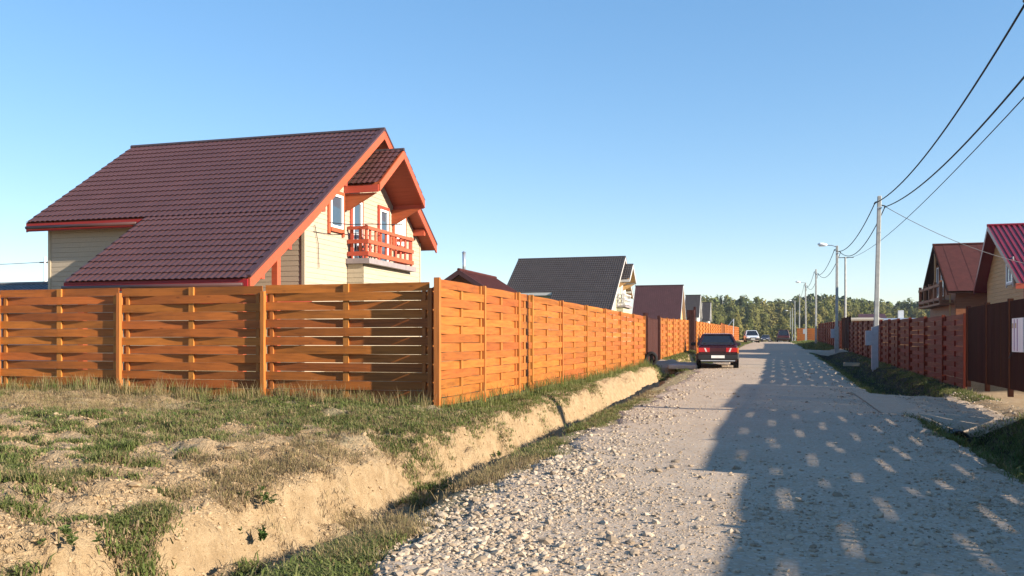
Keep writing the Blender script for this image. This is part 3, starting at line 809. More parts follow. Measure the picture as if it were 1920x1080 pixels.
# dark small house with white gable
h5 = simple_gable('small house with a dark roof and white gable at the near edge of the forest', 'x', 158, 9.0, (-14.6, -12.0), 3.3, 5.2, 1.0, M['roof_grey'], M['siding_white'], M['siding_white'], over=.35)
h5b = simple_gable('narrow white house with a grey gable farthest along the left side', 'x', 172, 8.3, (-12.8, -11.2), 2.6, 4.9, 1.0, M['roof_grey'], M['siding_white'], M['siding_white'], over=.3)
window_x(h5b, -11.5, 1, 171.5, 172.6, 4.6, 5.8, M['glass'], None)
# grey roofed shed far left
p = px(18, 527, 36); q = px(150, 527, 36)
sh = simple_gable('low shed with a grey roof behind the fence at the far left', 'x', 30.2, 3.62, (-31.5, -24.2), 3.0, 2.6, .4, M['roof_slate'], M['concrete'], M['roof_slate'], over=.3)

# right-hand houses
h6 = simple_gable('wooden house with a crimson ribbed metal roof behind the big brown gate', 'x', 51.1, 7.15, (10.55, 22), 6.3, 3.85, .4, M['roof_red'], M['siding_wood'], M['roof_red'], over=.55, far_half=3.3, far_ze=4.06, ribs=.24, rib_h=.05)
window_x(h6, 10.85, -1, 47.2, 48.35, 4.05, 5.15, M['glass'], M['siding_white'], mull=[47.8], tw=.1)
MB().box(10.85 - .035, 10.85 + .05, 45.32, 45.42, .5, 4.1).build('corner_board', M['trim'], h6)
MB().box(10.35, 21.9, 44.72, 44.78, 3.62, 3.86).build('fascia', M['trim'], h6)
h7 = simple_gable('log house with brown shingle roof and wooden balcony, left of the crimson roofed one', 'x', 61.1, 7.2, (9.55, 20), 4.85, 4.15, .6, M['roof_brown_l'], M['log'], M['gate_wood'], over=.5, ribs=.9, rib_h=.012)
b = MB()
for zz in (3.75, 4.55):
    MB().beam((9.35, 57.2, zz), (9.35, 65.2, zz), .16, .16).build('balcony_beam', M['log'], h7)
for k in range(5):
    yy = 57.3 + k * 1.9
    MB().box(9.27, 9.43, yy - .09, yy + .09, 3.4, 4.8).build('balcony_post', M['log'], h7)
    MB().beam((9.3, yy + .2, 3.6), (10.6, yy + .2, 3.6), .14, .14).build('joist', M['log'], h7)
MB().box(9.25, 10.1, 57.1, 65.2, 3.38, 3.5).build('balcony_floor', M['log'], h7)
window_x(h7, 10.05, -1, 60.2, 61.0, 4.0, 5.9, M['glass'], M['log'], tw=.1)
window_x(h7, 10.05, -1, 61.9, 62.7, 4.0, 5.9, M['glass'], M['log'], tw=.1)
MB().box(9.6, 9.7, 61.0, 61.12, 4.8, 6.9).build('king_post', M['siding_wood'], h7)
MB().box(9.8, 9.88, 57.25, 57.33, .6, 4.0).build('post', M['siding_wood'], h7)

# low outbuildings behind the right fence
sd1 = thing('shed', 'long low shed with a pale blue flat roof behind the right fence', 'shed', (10.5, 77, .7))
MB().box(8.0, 12.6, 75.2, 79, .7, 2.72).build('wall', M['siding_wood'], sd1)
MB().prism([(75.0, 2.74), (79.3, 3.0), (79.3, 3.1), (75.0, 3.02)], 7.7, 13.0, 'x').build('roof', M['roof_blue'], sd1)
q = px(1676, 588, 75); MB().box(q.x - .2, q.x + .2, 76.5, 76.9, 2.8, px(1676, 585, 75).z).build('chimney', M['curtain'], sd1)
sd2 = thing('shed', 'small beige topped hut between the tall pole and the lamp pole', 'shed', (6.6, 72, .6))
MB().box(5.7, 7.5, 71.5, 74, .6, 2.75).build('wall', M['siding_wood'], sd2)
MB().prism([(71.2, 2.76), (74.3, 3.0), (74.3, 3.06), (71.2, 2.86)], 5.4, 7.8, 'x').build('roof', M['siding'], sd2)
sd3 = thing('shed', 'dark maroon roofed hut just left of the pale blue roofed shed', 'shed', (8.9, 90, .9))
MB().box(7.9, 9.6, 88, 91, .9, 3.3).build('wall', M['log'], sd3)
MB().prism([(87.7, 3.2), (89.5, 3.75), (91.3, 3.2)], 7.6, 9.9, 'x').build('roof', M['roof_brown'], sd3)

# ------------------------------------------------------------------ poles and cables
PL = [(4.24, 16.55, 7.25, 0), (4.0, 39.7, 7.25, 0), (4.0, 63, 7.55, 1), (4.0, 93, 8.25, 0), (4.0, 121, 8.65, 1), (4.0, 152, 8.75, 0), (4.0, 181, 8.8, 1), (4.1, 212, 8.5, 0), (4.3, 247, 8.9, 1), (4.6, 285, 8.9, 0), (5.0, 330, 9.0, 1)]
plab = ['concrete utility pole nearest the camera, just beyond the right edge', 'tall concrete utility pole carrying a grey meter box, in front of the mahogany fence', 'concrete street lamp pole with its head over the road, behind the tall meter box pole',
        'bare concrete pole between the first and second lamp poles', 'second lamp pole along the road, beside the end of the mahogany fence', 'thin pale pole right behind the second lamp pole', 'third lamp pole along the road, seen against the forest',
        'short pale pole behind the third lamp pole', 'fourth lamp pole, small against the dark wood', 'fifth bare pole near the far end of the road', 'last tiny lamp pole at the far end of the road']
def concrete_pole(i):
    x, y, zt, lamp = PL[i]
    zb = g1(x, y) - .3
    r = thing('street_lamp' if lamp else 'utility_pole', plab[i], 'lamp post' if lamp else 'pole', (x, y, zb + .3), 'poles along the right side of the road')
    lean = .18 if i == 1 else random.uniform(-.08, .08)
    m = MB(); m.hexa([(x - .10, y - .10, zb), (x + .10, y - .10, zb), (x + .10, y + .10, zb), (x - .10, y + .10, zb), (x - .075 + lean, y - .075, zt), (x + .075 + lean, y - .075, zt), (x + .075 + lean, y + .075, zt), (x - .075 + lean, y + .075, zt)])
    m.build('shaft', M['concrete'], r, bevel=.02)
    for k, (dx_, dz_) in enumerate(((-.12, -.22), (.14, -.38))):
        MB().tube([(x + lean + dx_ * .4, y, zt + dz_), (x + lean + dx_ * 1.5, y, zt + dz_ - .04)], .025, 6).build('hook', M['black'], r)
        MB().tube([(x + lean + dx_ * 1.5, y - .12, zt + dz_ - .08), (x + lean + dx_ * 1.5, y + .12, zt + dz_ - .08)], .035, 6).build('clamp', M['black'], r)
    MB().box(x + lean - .085, x + lean + .085, y - .085, y + .085, zt - .5, zt - .46).build('band', M['galv'], r)
    if lamp:
        MB().tube([(x + lean, y, zt - .1), (x + lean - .3, y, zt + .02), (x + lean - .75, y, zt + .06)], .028, 6).build('arm', M['galv'], r)
        hd = MB(); hd.tube([(x + lean - .62, y, zt + .06), (x + lean - .75, y, zt + .08), (x + lean - 1.05, y, zt + .12), (x + lean - 1.22, y, zt + .12)], [.05, .10, .12, .05], 8)
        h_ = hd.build('lamp_head', M['lamp'], r, smooth=True)
        MB().box(x + lean - 1.14, x + lean - .78, y - .07, y + .07, zt - .03, zt + .02).build('lens', M['curtain'], h_)
    if i in (1, 2, 4):
        zz = zb + .3
        MB().box(x - .36, x - .13, y - .14, y + .06, zz + 1.0, zz + 1.6).build('meter_box', M['grey_box'], r)
        MB().box(x - .125, x + .125, y - .125, y + .125, zz + 0, zz + 1.75).build('sleeve', M['grey_box'] if i == 1 else M['concrete'], r)
    return lean
leans = [concrete_pole(i) for i in range(len(PL))]

def cable(name, label, pts, sag, r, mat, cat='cable', group=None, seg=22):
    P = []
    for i in range(len(pts) - 1):
        a, b = Vector(pts[i]), Vector(pts[i + 1])
        for k in range(seg + (i == len(pts) - 2)):
            t = k / seg; q = a.lerp(b, t); q.z -= sag[i] * 4 * t * (1 - t); P.append(q)
    m = MB(); m.tube(P, r, 5)
    return tag(m.build(name, mat, None, smooth=True), label, cat, group)
cA = [(p_[0] + l - .18, p_[1], p_[2] - .30) for p_, l in zip(PL, leans)]; cA[0] = (4.02, 16.55, 6.95)
cB = [(p_[0] + l + .21, p_[1], p_[2] - .46) for p_, l in zip(PL, leans)]; cB[0] = (4.3, 16.55, 6.1)
cable('power_cable', 'thick black upper cable strung from pole to pole along the road', cA, [.55, .7] + [.8] * 8, .021, M['cable'])
cable('power_cable', 'thick black lower cable just below the upper one along the poles', cB, [.42, .9] + [.9] * 8, .021, M['cable'])
q = px(1585, 484, 80)
cable('power_cable', 'thin grey wire running from the top right corner to the thin pole behind the fence', [(4.3, 16.55, 5.72), (q.x, q.y, q.z)], [.75], .012, M['cable_thin'])
tp = thing('utility_pole', 'thin dark pole standing behind the mahogany fence, right of the first lamp', 'pole', (q.x, q.y, g1(q.x, q.y)))
MB().tube([(q.x, q.y, g1(q.x, q.y) - .2), (q.x, q.y, q.z + .1)], [.11, .08], 8).build('shaft', M['concrete'], tp)
MB().beam((q.x - .7, q.y, q.z + .05), (q.x + .7, q.y, q.z + .05), .06, .06).build('crossarm', M['ridge'], tp)
cable('service_cable', 'thin wire from the tall meter box pole across to the crimson roofed house', [(4.4, 39.7, 6.80), (12.4, 44.6, 4.35)], [.45], .013, M['cable_thin'])
q = px(85, 482, 60)
lp = thing('utility_pole', 'short pale pink pole with a crossarm behind the fence at the far left', 'pole', (q.x, q.y, g1(q.x, q.y)))
MB().tube([(q.x, q.y, .3), (q.x, q.y, q.z)], .10, 8).build('shaft', M['curtain'], lp)
MB().beam((q.x - .45, q.y, q.z - .35), (q.x + .45, q.y, q.z - .35), .08, .08).build('crossarm', M['ridge'], lp)
a = px(85, 491, 60); b = px(-200, 495, 62)
cable('service_cable', 'thin wire leading left from the short pale pole', [tuple(a), tuple(b)], [.15], .02, M['cable_thin'])
# tall cross post at the far left fence
q = px(1374, 598, 105)
xp = thing('signpost', 'leaning silver metal posts above the far left fence', 'post', (q.x, q.y, 1.0))
MB().tube([(q.x, q.y, 1.0), (q.x + .1, q.y, q.z)], .05, 6).build('shaft', M['galv'], xp)
MB().tube([(q.x + .1, q.y, q.z), (q.x - .8, q.y, 2.6)], .04, 6).build('brace', M['galv'], xp)

# ------------------------------------------------------------------ vehicles (front towards +Y locally)
def loft(secs, n=None):
    m = MB(); k = len(secs[0]); b = 0
    for s_ in secs: m.v += s_
    for i in range(len(secs) - 1):
        for j in range(k):
            m.f.append((i * k + j, i * k + (j + 1) % k, (i + 1) * k + (j + 1) % k, (i + 1) * k + j))
    m.f.append(tuple(range(k))[::-1]); m.f.append(tuple((len(secs) - 1) * k + j for j in range(k)))
    return m
def car(name, label, cat, loc, rot, paint, L=4.35, Wd=1.65, H=1.40, sedan=True, detail=True, rear=True):
    root = thing(name, label, cat, (0, 0, 0))
    h = Wd / 2
    def sec(y, zb, zt, wb, wt):
        pts = [(wb * .96, zb), (wb, zb + .10), (h * wt[0], zb + (zt - zb) * .45), (h * wt[0] * .99, zb + (zt - zb) * .75), (h * wt[1], zt - .02), (h * wt[1] * .9, zt)]
        return [(x, y, z) for x, z in pts] + [(-x, y, z) for x, z in reversed(pts)]
    b_ = [sec(0.0, .42, .78, h * .86, (.93, .84)), sec(.08, .30, .93, h * .92, (.98, .88)), sec(.45, .24, .97, h * .93, (1, .90)), sec(1.2, .22, .93, h * .93, (1, .93)),
          sec(3.0 * L / 4.35, .22, .92, h * .93, (1, .92)), sec(3.7 * L / 4.35, .24, .84, h * .92, (.98, .88)), sec(4.2 * L / 4.35, .28, .72, h * .88, (.93, .84)), sec(L, .38, .60, h * .8, (.85, .78))]
    loft(b_).build('body', paint, root, smooth=False, bevel=.03)
    # cabin
    wb, wt = h * .90, h * .66
    y0, y1, y2, y3 = (.42, 1.0, 2.25, 3.02) if sedan else (.06, .3, 2.3, 3.15)
    z0, z1 = .92, H - .04
    P = [(-wb, y0, z0), (wb, y0, z0), (wb, y3, z0), (-wb, y3, z0), (-wt, y1, z1), (wt, y1, z1), (wt, y2, z1), (-wt, y2, z1)]
    MB().hexa(P).build('glazing', M['car_glass'], root, bevel=.02)
    r_ = loft([[(-wt * 1.03, y1 - .06, z1 - .01), (wt * 1.03, y1 - .06, z1 - .01), (wt * .95, y1 - .02, z1 + .03), (-wt * .95, y1 - .02, z1 + .03)],
               [(-wt * 1.05, (y1 + y2) / 2, z1 - .01), (wt * 1.05, (y1 + y2) / 2, z1 - .01), (wt * .93, (y1 + y2) / 2, z1 + .05), (-wt * .93, (y1 + y2) / 2, z1 + .05)],
               [(-wt * 1.03, y2 + .06, z1 - .01), (wt * 1.03, y2 + .06, z1 - .01), (wt * .95, y2 + .02, z1 + .03), (-wt * .95, y2 + .02, z1 + .03)]])
    r_.build('roof', paint, root)
    for sx in (-1, 1):
        MB().beam((sx * wb, y0 - .01, z0), (sx * wt, y1 - .01, z1), .08, .05).build('pillar', paint, root)
        MB().beam((sx * wb, y3 + .01, z0), (sx * wt, y2 + .01, z1), .06, .05).build('pillar', paint, root)
        MB().beam((sx * (wb + .006), (y0 + y3) / 2, z0), (sx * (wt + .006), (y1 + y2) / 2, z1), .04, .08).build('pillar', paint, root)
    # wheels
    for sx in (-1, 1):
        for yw in (.78, L - .85):
            w_ = MB().tube([(sx * (h - .19), yw, .30), (sx * (h - .01), yw, .30)], .295, 20).build('wheel', M['rubber'], root)
            MB().tube([(sx * (h - .02), yw, .30), (sx * (h + .005), yw, .30)], [.18, .15], 14).build('rim', M['galv'], w_)
            MB().tube([(sx * (h - .02), yw, .34), (sx * (h + .0), yw, .34)], .36, 20).build('wheel_arch', M['black'], root)
    # bumpers
    MB().prism([(-h * .96, -.07), (h * .96, -.07), (h * 1.0, .12), (-h * 1.0, .12)], .36, .60, 'z').build('bumper', M['black'], root, bevel=.03)
    MB().prism([(-h * .93, L + .05), (h * .93, L + .05), (h * .98, L - .25), (-h * .98, L - .25)], .34, .56, 'z').build('bumper', M['black'], root, bevel=.03)
    if detail:
        MB().box(-h * .9, h * .9, -.085, -.072, .575, .60).build('bumper_strip', paint, root)
        MB().box(-.26, .26, -.085, -.071, .42, .53).build('licence_plate', M['plate'], root)
        MB().box(-h * .80, h * .80, -.06, .02, .30, .34).build('bumper_lip', M['galv'], root)
        for sx in (-1, 1):
            a, b2 = sx * h * .38, sx * h * .90
            lt = MB().box(min(a, b2), max(a, b2), -.03, .1, .66, .83).build('tail_light', M['tail_red'], root)
            c1, c2 = sx * h * .91, sx * h * .965
            MB().box(min(c1, c2), max(c1, c2), -.025, .14, .62, .83).build('indicator', M['tail_orange'], lt)
            c1, c2 = sx * h * .50, sx * h * .62
            MB().prism([(c1, .67), (c1 + .06 * sx, .67), (c2 + .02 * sx, .82), (c2 - .04 * sx, .82)], -.035, -.0305, 'y').build('reversing_lens', M['tail_clear'], lt)
            MB().box(*sorted((sx * (h + .0), sx * (h + .20))), 2.62, 2.72, .90, 1.04).build('side_mirror', M['black'], root, bevel=.02)
        MB().box(-h * .36, h * .36, -.02, .08, .68, .82).build('reflector_panel', M['car_far'], root)
        MB().prism([(-h * .82, .02), (h * .82, .02), (h * .80, .14), (-h * .80, .14)], 1.0, 1.035, 'z').build('spoiler', M['black'], root)
        for sx in (-.5, .5): MB().box(sx - .03, sx + .03, .04, .12, .95, 1.0).build('spoiler_foot', M['black'], root)
        for sx in (-1, 1): MB().box(sx * .34 - .11, sx * .34 + .11, 1.55, 1.65, .93, 1.2).build('headrest', M['rubber'], root)
    else:
        for sx in (-1, 1):
            c1, c2 = sorted((sx * h * .5, sx * h * .88))
            MB().box(c1, c2, L - .12, L + .015, .56, .70).build('headlight', M['tail_clear'], root)
        MB().box(-h * .4, h * .4, L - .1, L + .012, .52, .66).build('grille', M['black'], root)
        MB().box(-.26, .26, L + .052, L + .06, .40, .50).build('licence_plate', M['plate'], root)
        for sx in (-1, 1): MB().box(*sorted((sx * h, sx * (h + .18))), 2.65, 2.75, .92, 1.06).build('side_mirror', M['black'], root)
    root.location = loc; root.rotation_euler = (0, 0, rot)
    return root
q = px(1346, 690, 35.8)
car('parked_car', 'dark cherry red saloon car with rear spoiler parked on the gravel, seen from behind', 'car', (q.x, q.y, g1(q.x, q.y) + .05), R(5.0), M['car_red'], Wd=1.66)
q = px(1405, 640, 113)
car('parked_car', 'silver white car facing the camera by the far end of the left fence', 'car', (q.x, q.y + 4, g1(q.x, q.y) + .05), R(180 + 6), M['car_white'], L=4.3, Wd=1.72, H=1.55, sedan=False, detail=False)
q = px(1469, 640, 128)
car('parked_car', 'maroon van at the foot of the far lamp poles', 'van', (q.x, q.y, g1(q.x, q.y) + .05), 0.0, M['car_far'], L=4.3, Wd=1.8, H=1.75, sedan=False, detail=False)
q = px(1437, 642, 190)
car('parked_car', 'tiny dark car on the road beyond the crest', 'car', (q.x, q.y, g1(q.x, q.y) + .30), R(175), M['car_blue'], L=4.2, Wd=1.7, H=1.45, sedan=True, detail=False)

# ------------------------------------------------------------------ culverts and odd things on the ground
def pipe(label, a, b, r, mat=M['concrete']):
    root = thing('culvert_pipe', label, 'pipe', tuple(a))
    a = Vector(a); b = Vector(b); m = MB(); n = 16
    d = (b - a).normalized(); e1 = d.cross(Vector((0, 0, 1))).normalized(); e2 = e1.cross(d)
    for p_ in (a, b):
        for rr in (r, r * .84):
            for k in range(n):
                t = 2 * math.pi * k / n; m.v.append(tuple(p_ + (e1 * math.cos(t) + e2 * math.sin(t)) * rr))
    for k in range(n):
        k2 = (k + 1) % n
        m.f += [(k, k2, 2 * n + k2, 2 * n + k), (n + k, n + k2, 3 * n + k2, 3 * n + k), (k, k2, n + k2, n + k), (2 * n + k, 2 * n + k2, 3 * n + k2, 3 * n + k)]
    m.build('shell', mat, root, smooth=False)
    return root
pipe('dark culvert pipe mouth under the driveway of the big brown gate', (3.1, 17.2, -.42), (3.1, 24.4, -.42), .19, M['black'])
pipe('concrete culvert pipe mouth under the driveway beside the parked red car', (-3.65, 36.75, -.16), (-3.65, 42.2, -.05), .2)
tb = thing('rubber_tyre', 'black rubber tyre leaning at the foot of the brown gate on the left', 'tyre', (-4.75, 36.6, .35))
ring = []; m = MB(); n, k2 = 18, 8
for i in range(n):
    A = 2 * math.pi * i / n
    for j in range(k2):
        B = 2 * math.pi * j / k2; rr = .22 + .08 * math.cos(B)
        m.v.append((-4.75 + rr * math.cos(A) * .9 , 36.6 + .08 * math.sin(B) + rr * math.sin(A) * .15, .58 + rr * math.sin(A)))
for i in range(n):
    for j in range(k2):
        m.f.append((i * k2 + j, i * k2 + (j + 1) % k2, ((i + 1) % n) * k2 + (j + 1) % k2, ((i + 1) % n) * k2 + j))
m.build('carcass', M['rubber'], tb, smooth=True)
sl = MB().box(-4.1, -2.95, 36.9, 38.6, .16, .34)
tag(sl.build('concrete_slab', M['concrete'], None, bevel=.03), 'pale concrete slab bridging the ditch left of the parked red car', 'slab')
q = (3.4, 46, g1(3.4, 46))
tag(MB().box(3.2, 3.9, 45.2, 45.6, q[2] + .35, q[2] + .5).build('timber_offcut', M['siding'], None), 'pale yellow timber offcut lying by the right fence', 'timber')

# ------------------------------------------------------------------ trees
def leafcloud(n, blobs, size, seed, mat, trunk_h, trunk_r, name='tree'):
    r_ = np.random.default_rng(seed)
    P = []; NN = []
    vol = np.array([b[3] * b[4] ** 2 for b in blobs]); vol /= vol.sum()
    for b, w in zip(blobs, vol):
        k = int(n * w); d = r_.normal(size=(k, 3)); d /= np.linalg.norm(d, axis=1)[:, None]
        rad = r_.uniform(.35, 1, k) ** .5; NN.append(d)
        P.append(np.array(b[:3]) + d * rad[:, None] * np.array([b[4], b[4], b[3]]) * (1 + .12 * r_.normal(size=(k, 1))))
    P = np.concatenate(P); k = len(P)
    Nn = np.concatenate(NN) + .35 * r_.normal(size=(k, 3)) + np.array([0, 0, .15])
    a = np.cross(Nn, r_.normal(size=(k, 3))); a /= np.linalg.norm(a, axis=1)[:, None]
    c = np.cross(a, Nn); c /= np.linalg.norm(c, axis=1)[:, None]
    s_ = (size * r_.uniform(.5, 1.3, k))[:, None]
    V = np.stack([P - a * s_ - c * s_ * .6, P + a * s_ * .8 - c * s_ * .5, P + a * s_ * 1.0 + c * s_ * .7, P - a * s_ * .7 + c * s_ * .5], 1).reshape(-1, 3)
    F = np.arange(4 * k).reshape(-1, 4)
    return np_mesh('crown', V, F, mat)
def trunk_mesh(h, r, seed):
    m = MB(); rr = random.Random(seed)
    m.tube([(0, 0, -.5), (rr.uniform(-.1, .1), 0, h * .5), (rr.uniform(-.3, .3), rr.uniform(-.3, .3), h)], [r, r * .7, r * .25], 6)
    for k in range(5):
        z = h * (.4 + .1 * k); t = rr.uniform(0, 6.28); l = h * .2
        m.tube([(0, 0, z), (math.cos(t) * l, math.sin(t) * l, z + l * .8)], [r * .35, r * .1], 5)
    me = bpy.data.meshes.new('trunk'); me.from_pydata(m.v, [], m.f); me.materials.append(M['bark']); return me
kinds = []
TREES = []
for s_ in range(6):      # round birches, about 12 m
    rr = random.Random(s_ + 40)
    blobs = [(rr.uniform(-1.6, 1.6), rr.uniform(-1.4, 1.4), rr.uniform(4.0, 10.2), rr.uniform(1.3, 2.2), rr.uniform(1.1, 1.9)) for _ in range(9)] + [(0, 0, 6.5, 3.5, 2.0), (0, 0, 11, 1.4, 1.0)]
    kinds.append(('broadleaf_tree', leafcloud(2600, blobs, .33, s_, M['leaf_a'], 9, .2), trunk_mesh(9.5, .2, s_)))
for s_ in range(3):      # spruces
    rr = random.Random(s_ + 80)
    blobs = []
    for k in range(9):
        z = 2.2 + k * 1.35; w = (1 - k / 9.5) * 2.5 + .2
        for t in range(3):
            a = rr.uniform(0, 6.28); blobs.append((math.cos(a) * w * .45, math.sin(a) * w * .45, z, .6, w * .62))
    kinds.append(('spruce_tree', leafcloud(900, blobs, .30, 30 + s_, M['leaf_c'], 13, .2), trunk_mesh(13, .2, 30 + s_)))
for s_ in range(3):      # low bushes
    rr = random.Random(s_ + 120)
    blobs = [(rr.uniform(-1.5, 1.5), rr.uniform(-1, 1), rr.uniform(.9, 3.0), rr.uniform(.8, 1.4), rr.uniform(.8, 1.3)) for _ in range(7)]
    kinds.append(('bush', leafcloud(600, blobs, .24, 60 + s_, M['leaf_a'], 3, .1), trunk_mesh(2.6, .08, 60 + s_)))
def top_v(u):
    return -4 + float(np.interp(u, [1285, 1316, 1345, 1400, 1440, 1470, 1500, 1540, 1600, 1650, 1700, 1740, 1765, 1900], [562, 557, 553, 559, 563, 560, 551, 548, 555, 561, 564, 556, 559, 562]))
def tree(kind, u, D, vt, lab, grp):
    nm, cm, tm = kinds[kind]
    p_ = px(u, 637, D); zb = g1(p_.x, p_.y); H_ = px(u, vt, D).z - zb
    h0 = {'broadleaf_tree': 12.6, 'spruce_tree': 14.5, 'bush': 4.3}[nm]
    s_ = H_ / h0
    r = bpy.data.objects.new(nm, None); COL.objects.link(r); r.location = (p_.x, p_.y, zb); r.rotation_euler = (0, 0, random.uniform(0, 6.28)); r.scale = (s_ * random.uniform(.85, 1.2),) * 2 + (s_,)
    r['label'] = lab; r['category'] = 'bush' if nm == 'bush' else 'tree'; r['group'] = grp
    TREES.append((grp, u, r, nm, vt))
    link_obj('crown', cm, r); link_obj('trunk', tm, r)
rr = random.Random(5)
for k in range(42):
    u = 1286 + k * 13.2 + rr.uniform(-5, 5); D = rr.uniform(325, 360)
    tree(rr.choice([6, 7, 8]) if rr.random() < (.65 if 1480 < u < 1680 else .35) else rr.choice([0, 1, 2, 3, 4, 5]), u, D, top_v(u) + rr.uniform(-5, 7), 'tall tree in the back row of the wood, top against the sky', 'back row of the wood')
for k in range(46):
    u = 1282 + k * 12 + rr.uniform(-6, 6); D = rr.uniform(275, 318)
    tree(rr.choice([0, 1, 2, 3, 4, 5]), u, D, top_v(u) + rr.uniform(6, 20), 'olive green broadleaf tree in the middle of the wood', 'middle row of the wood')
for k in range(34):
    u = 1290 + k * 16 + rr.uniform(-7, 7); D = rr.uniform(225, 265)
    if 1410 < u < 1452: continue
    tree(rr.choice([0, 1, 2, 3, 4, 5]), u, D, top_v(u) + rr.uniform(22, 42), 'lighter smaller tree at the front edge of the wood', 'front edge of the wood')
for k in range(26):
    u = 1318 + k * 18 + rr.uniform(-7, 7); D = rr.uniform(190, 222)
    tree(rr.choice([9, 10, 11]), u, D, rr.uniform(604, 618), 'low bush growing before the edge of the wood', 'line of bushes before the wood')
ONES = 'first second third fourth fifth sixth seventh eighth ninth'.split(); TENS = ['', '', 'twenty', 'thirty', 'forty']
TEEN = 'tenth eleventh twelfth thirteenth fourteenth fifteenth sixteenth seventeenth eighteenth nineteenth'.split()
def ordinal(k):
    if k < 10: return ONES[k - 1]
    if k < 20: return TEEN[k - 10]
    return TENS[k // 10] + ('' if k % 10 else 'x') + ('-' + ONES[k % 10 - 1] if k % 10 else '')
def ordn(k):
    return {20: 'twentieth', 30: 'thirtieth', 40: 'fortieth'}.get(k) or ordinal(k)
for grp in sorted({t_[0] for t_ in TREES}):
    row = sorted([t_ for t_ in TREES if t_[0] == grp], key=lambda t_: t_[1])
    for k, (_, u, r, nm, vt) in enumerate(row):
        what = {'spruce_tree': 'dark pointed spruce', 'broadleaf_tree': 'rounded olive green tree', 'bush': 'low green bush'}[nm]
        r['label'] = '%s, %s from the left in the %s' % (what, ordn(k + 1), grp)
# the wood behind, as one mass
V_ = []; r2 = np.random.default_rng(3)
n = 26000
uu = r2.uniform(1270, 1960, n); DD = r2.uniform(345, 420, n)
xc = (uu - 960) / FPX; XX = DD * (xc * math.cos(YAW) - math.sin(YAW)); YY = DD * (xc * math.sin(YAW) + math.cos(YAW))
tv = np.interp(uu, [1285, 1316, 1345, 1400, 1440, 1470, 1500, 1540, 1600, 1650, 1700, 1740, 1765, 1900], [562, 557, 553, 559, 563, 560, 551, 548, 555, 561, 564, 556, 559, 562])
HH = (637 - tv) / FPX * 350 - .5 + 3.0 * fbm(XX, YY, 5, 90)
P = np.stack([XX, YY, r2.uniform(0, 1, n) ** .7 * HH + .5], -1)
a = r2.normal(size=(n, 3)); a /= np.linalg.norm(a, axis=1)[:, None]; c = np.cross(a, r2.normal(size=(n, 3))); c /= np.linalg.norm(c, axis=1)[:, None]
s_ = r2.uniform(.5, 1.1, n)[:, None]
V = np.stack([P - a * s_, P - c * s_, P + a * s_, P + c * s_], 1).reshape(-1, 3)
o = link_obj('forest', np_mesh('forest', V, np.arange(4 * n).reshape(-1, 4), M['leaf_wood'])); o['kind'] = 'stuff'
tag(o, 'dark depth of the mixed wood behind the front rows of trees', 'forest')

# ------------------------------------------------------------------ scatter: gravel, clods, grass
def proto(name, V, F, mat, smooth=False):
    return bpy.data.objects.new(name, np_mesh(name, V, F, mat, smooth))
def stone_proto(seed, mat, flat=.65):
    import bmesh
    bm = bmesh.new(); bmesh.ops.create_icosphere(bm, subdivisions=1, radius=1)
    r_ = random.Random(seed)
    for v in bm.verts:
        v.co *= r_.uniform(.7, 1.15); v.co.z *= flat; v.co.x *= 1.15
    me = bpy.data.meshes.new('stone'); bm.to_mesh(me); bm.free(); me.materials.append(mat)
    return bpy.data.objects.new('stone', me)
def blades(n, h, spread, lean, w, seed, mat, seg=2):
    r_ = random.Random(seed); m = MB()
    for _ in range(n):
        x, y = r_.gauss(0, spread), r_.gauss(0, spread); t = r_.uniform(0, 6.28); hh = h * r_.uniform(.45, 1.15); ln = lean * r_.uniform(.3, 1.4) * hh
        dx_, dy_ = math.cos(t), math.sin(t); sx, sy_ = -dy_ * w / 2, dx_ * w / 2
        p0 = (x, y, -.01); p1 = (x + dx_ * ln * .35, y + dy_ * ln * .35, hh * .6); p2 = (x + dx_ * ln, y + dy_ * ln, hh * (1 if lean < .9 else .8))
        m.add([(p0[0] - sx, p0[1] - sy_, p0[2]), (p0[0] + sx, p0[1] + sy_, p0[2]), (p1[0] + sx * .8, p1[1] + sy_ * .8, p1[2]), (p1[0] - sx * .8, p1[1] - sy_ * .8, p1[2]), p2], [(0, 1, 2, 3), (3, 2, 4)])
    me = bpy.data.meshes.new('blades'); me.from_pydata(m.v, [], m.f); me.materials.append(mat)
    return bpy.data.objects.new('blades', me)
def leafy(n, r, h, seed, mat):
    r_ = random.Random(seed); m = MB()
    for k in range(n):
        t = r_.uniform(0, 6.28); l = r * r_.uniform(.5, 1.1); w = l * .34; z0 = h * r_.uniform(0, .9); z1 = z0 + h * r_.uniform(.1, .5)
        d = (math.cos(t), math.sin(t)); s_ = (-d[1], d[0])
        c0 = (d[0] * l * .12, d[1] * l * .12)
        m.add([(c0[0], c0[1], z0), (d[0] * l * .5 + s_[0] * w, d[1] * l * .5 + s_[1] * w, z1), (d[0] * l, d[1] * l, z1 - .02 * h), (d[0] * l * .5 - s_[0] * w, d[1] * l * .5 - s_[1] * w, z1)], [(0, 1, 2, 3)])
    return m
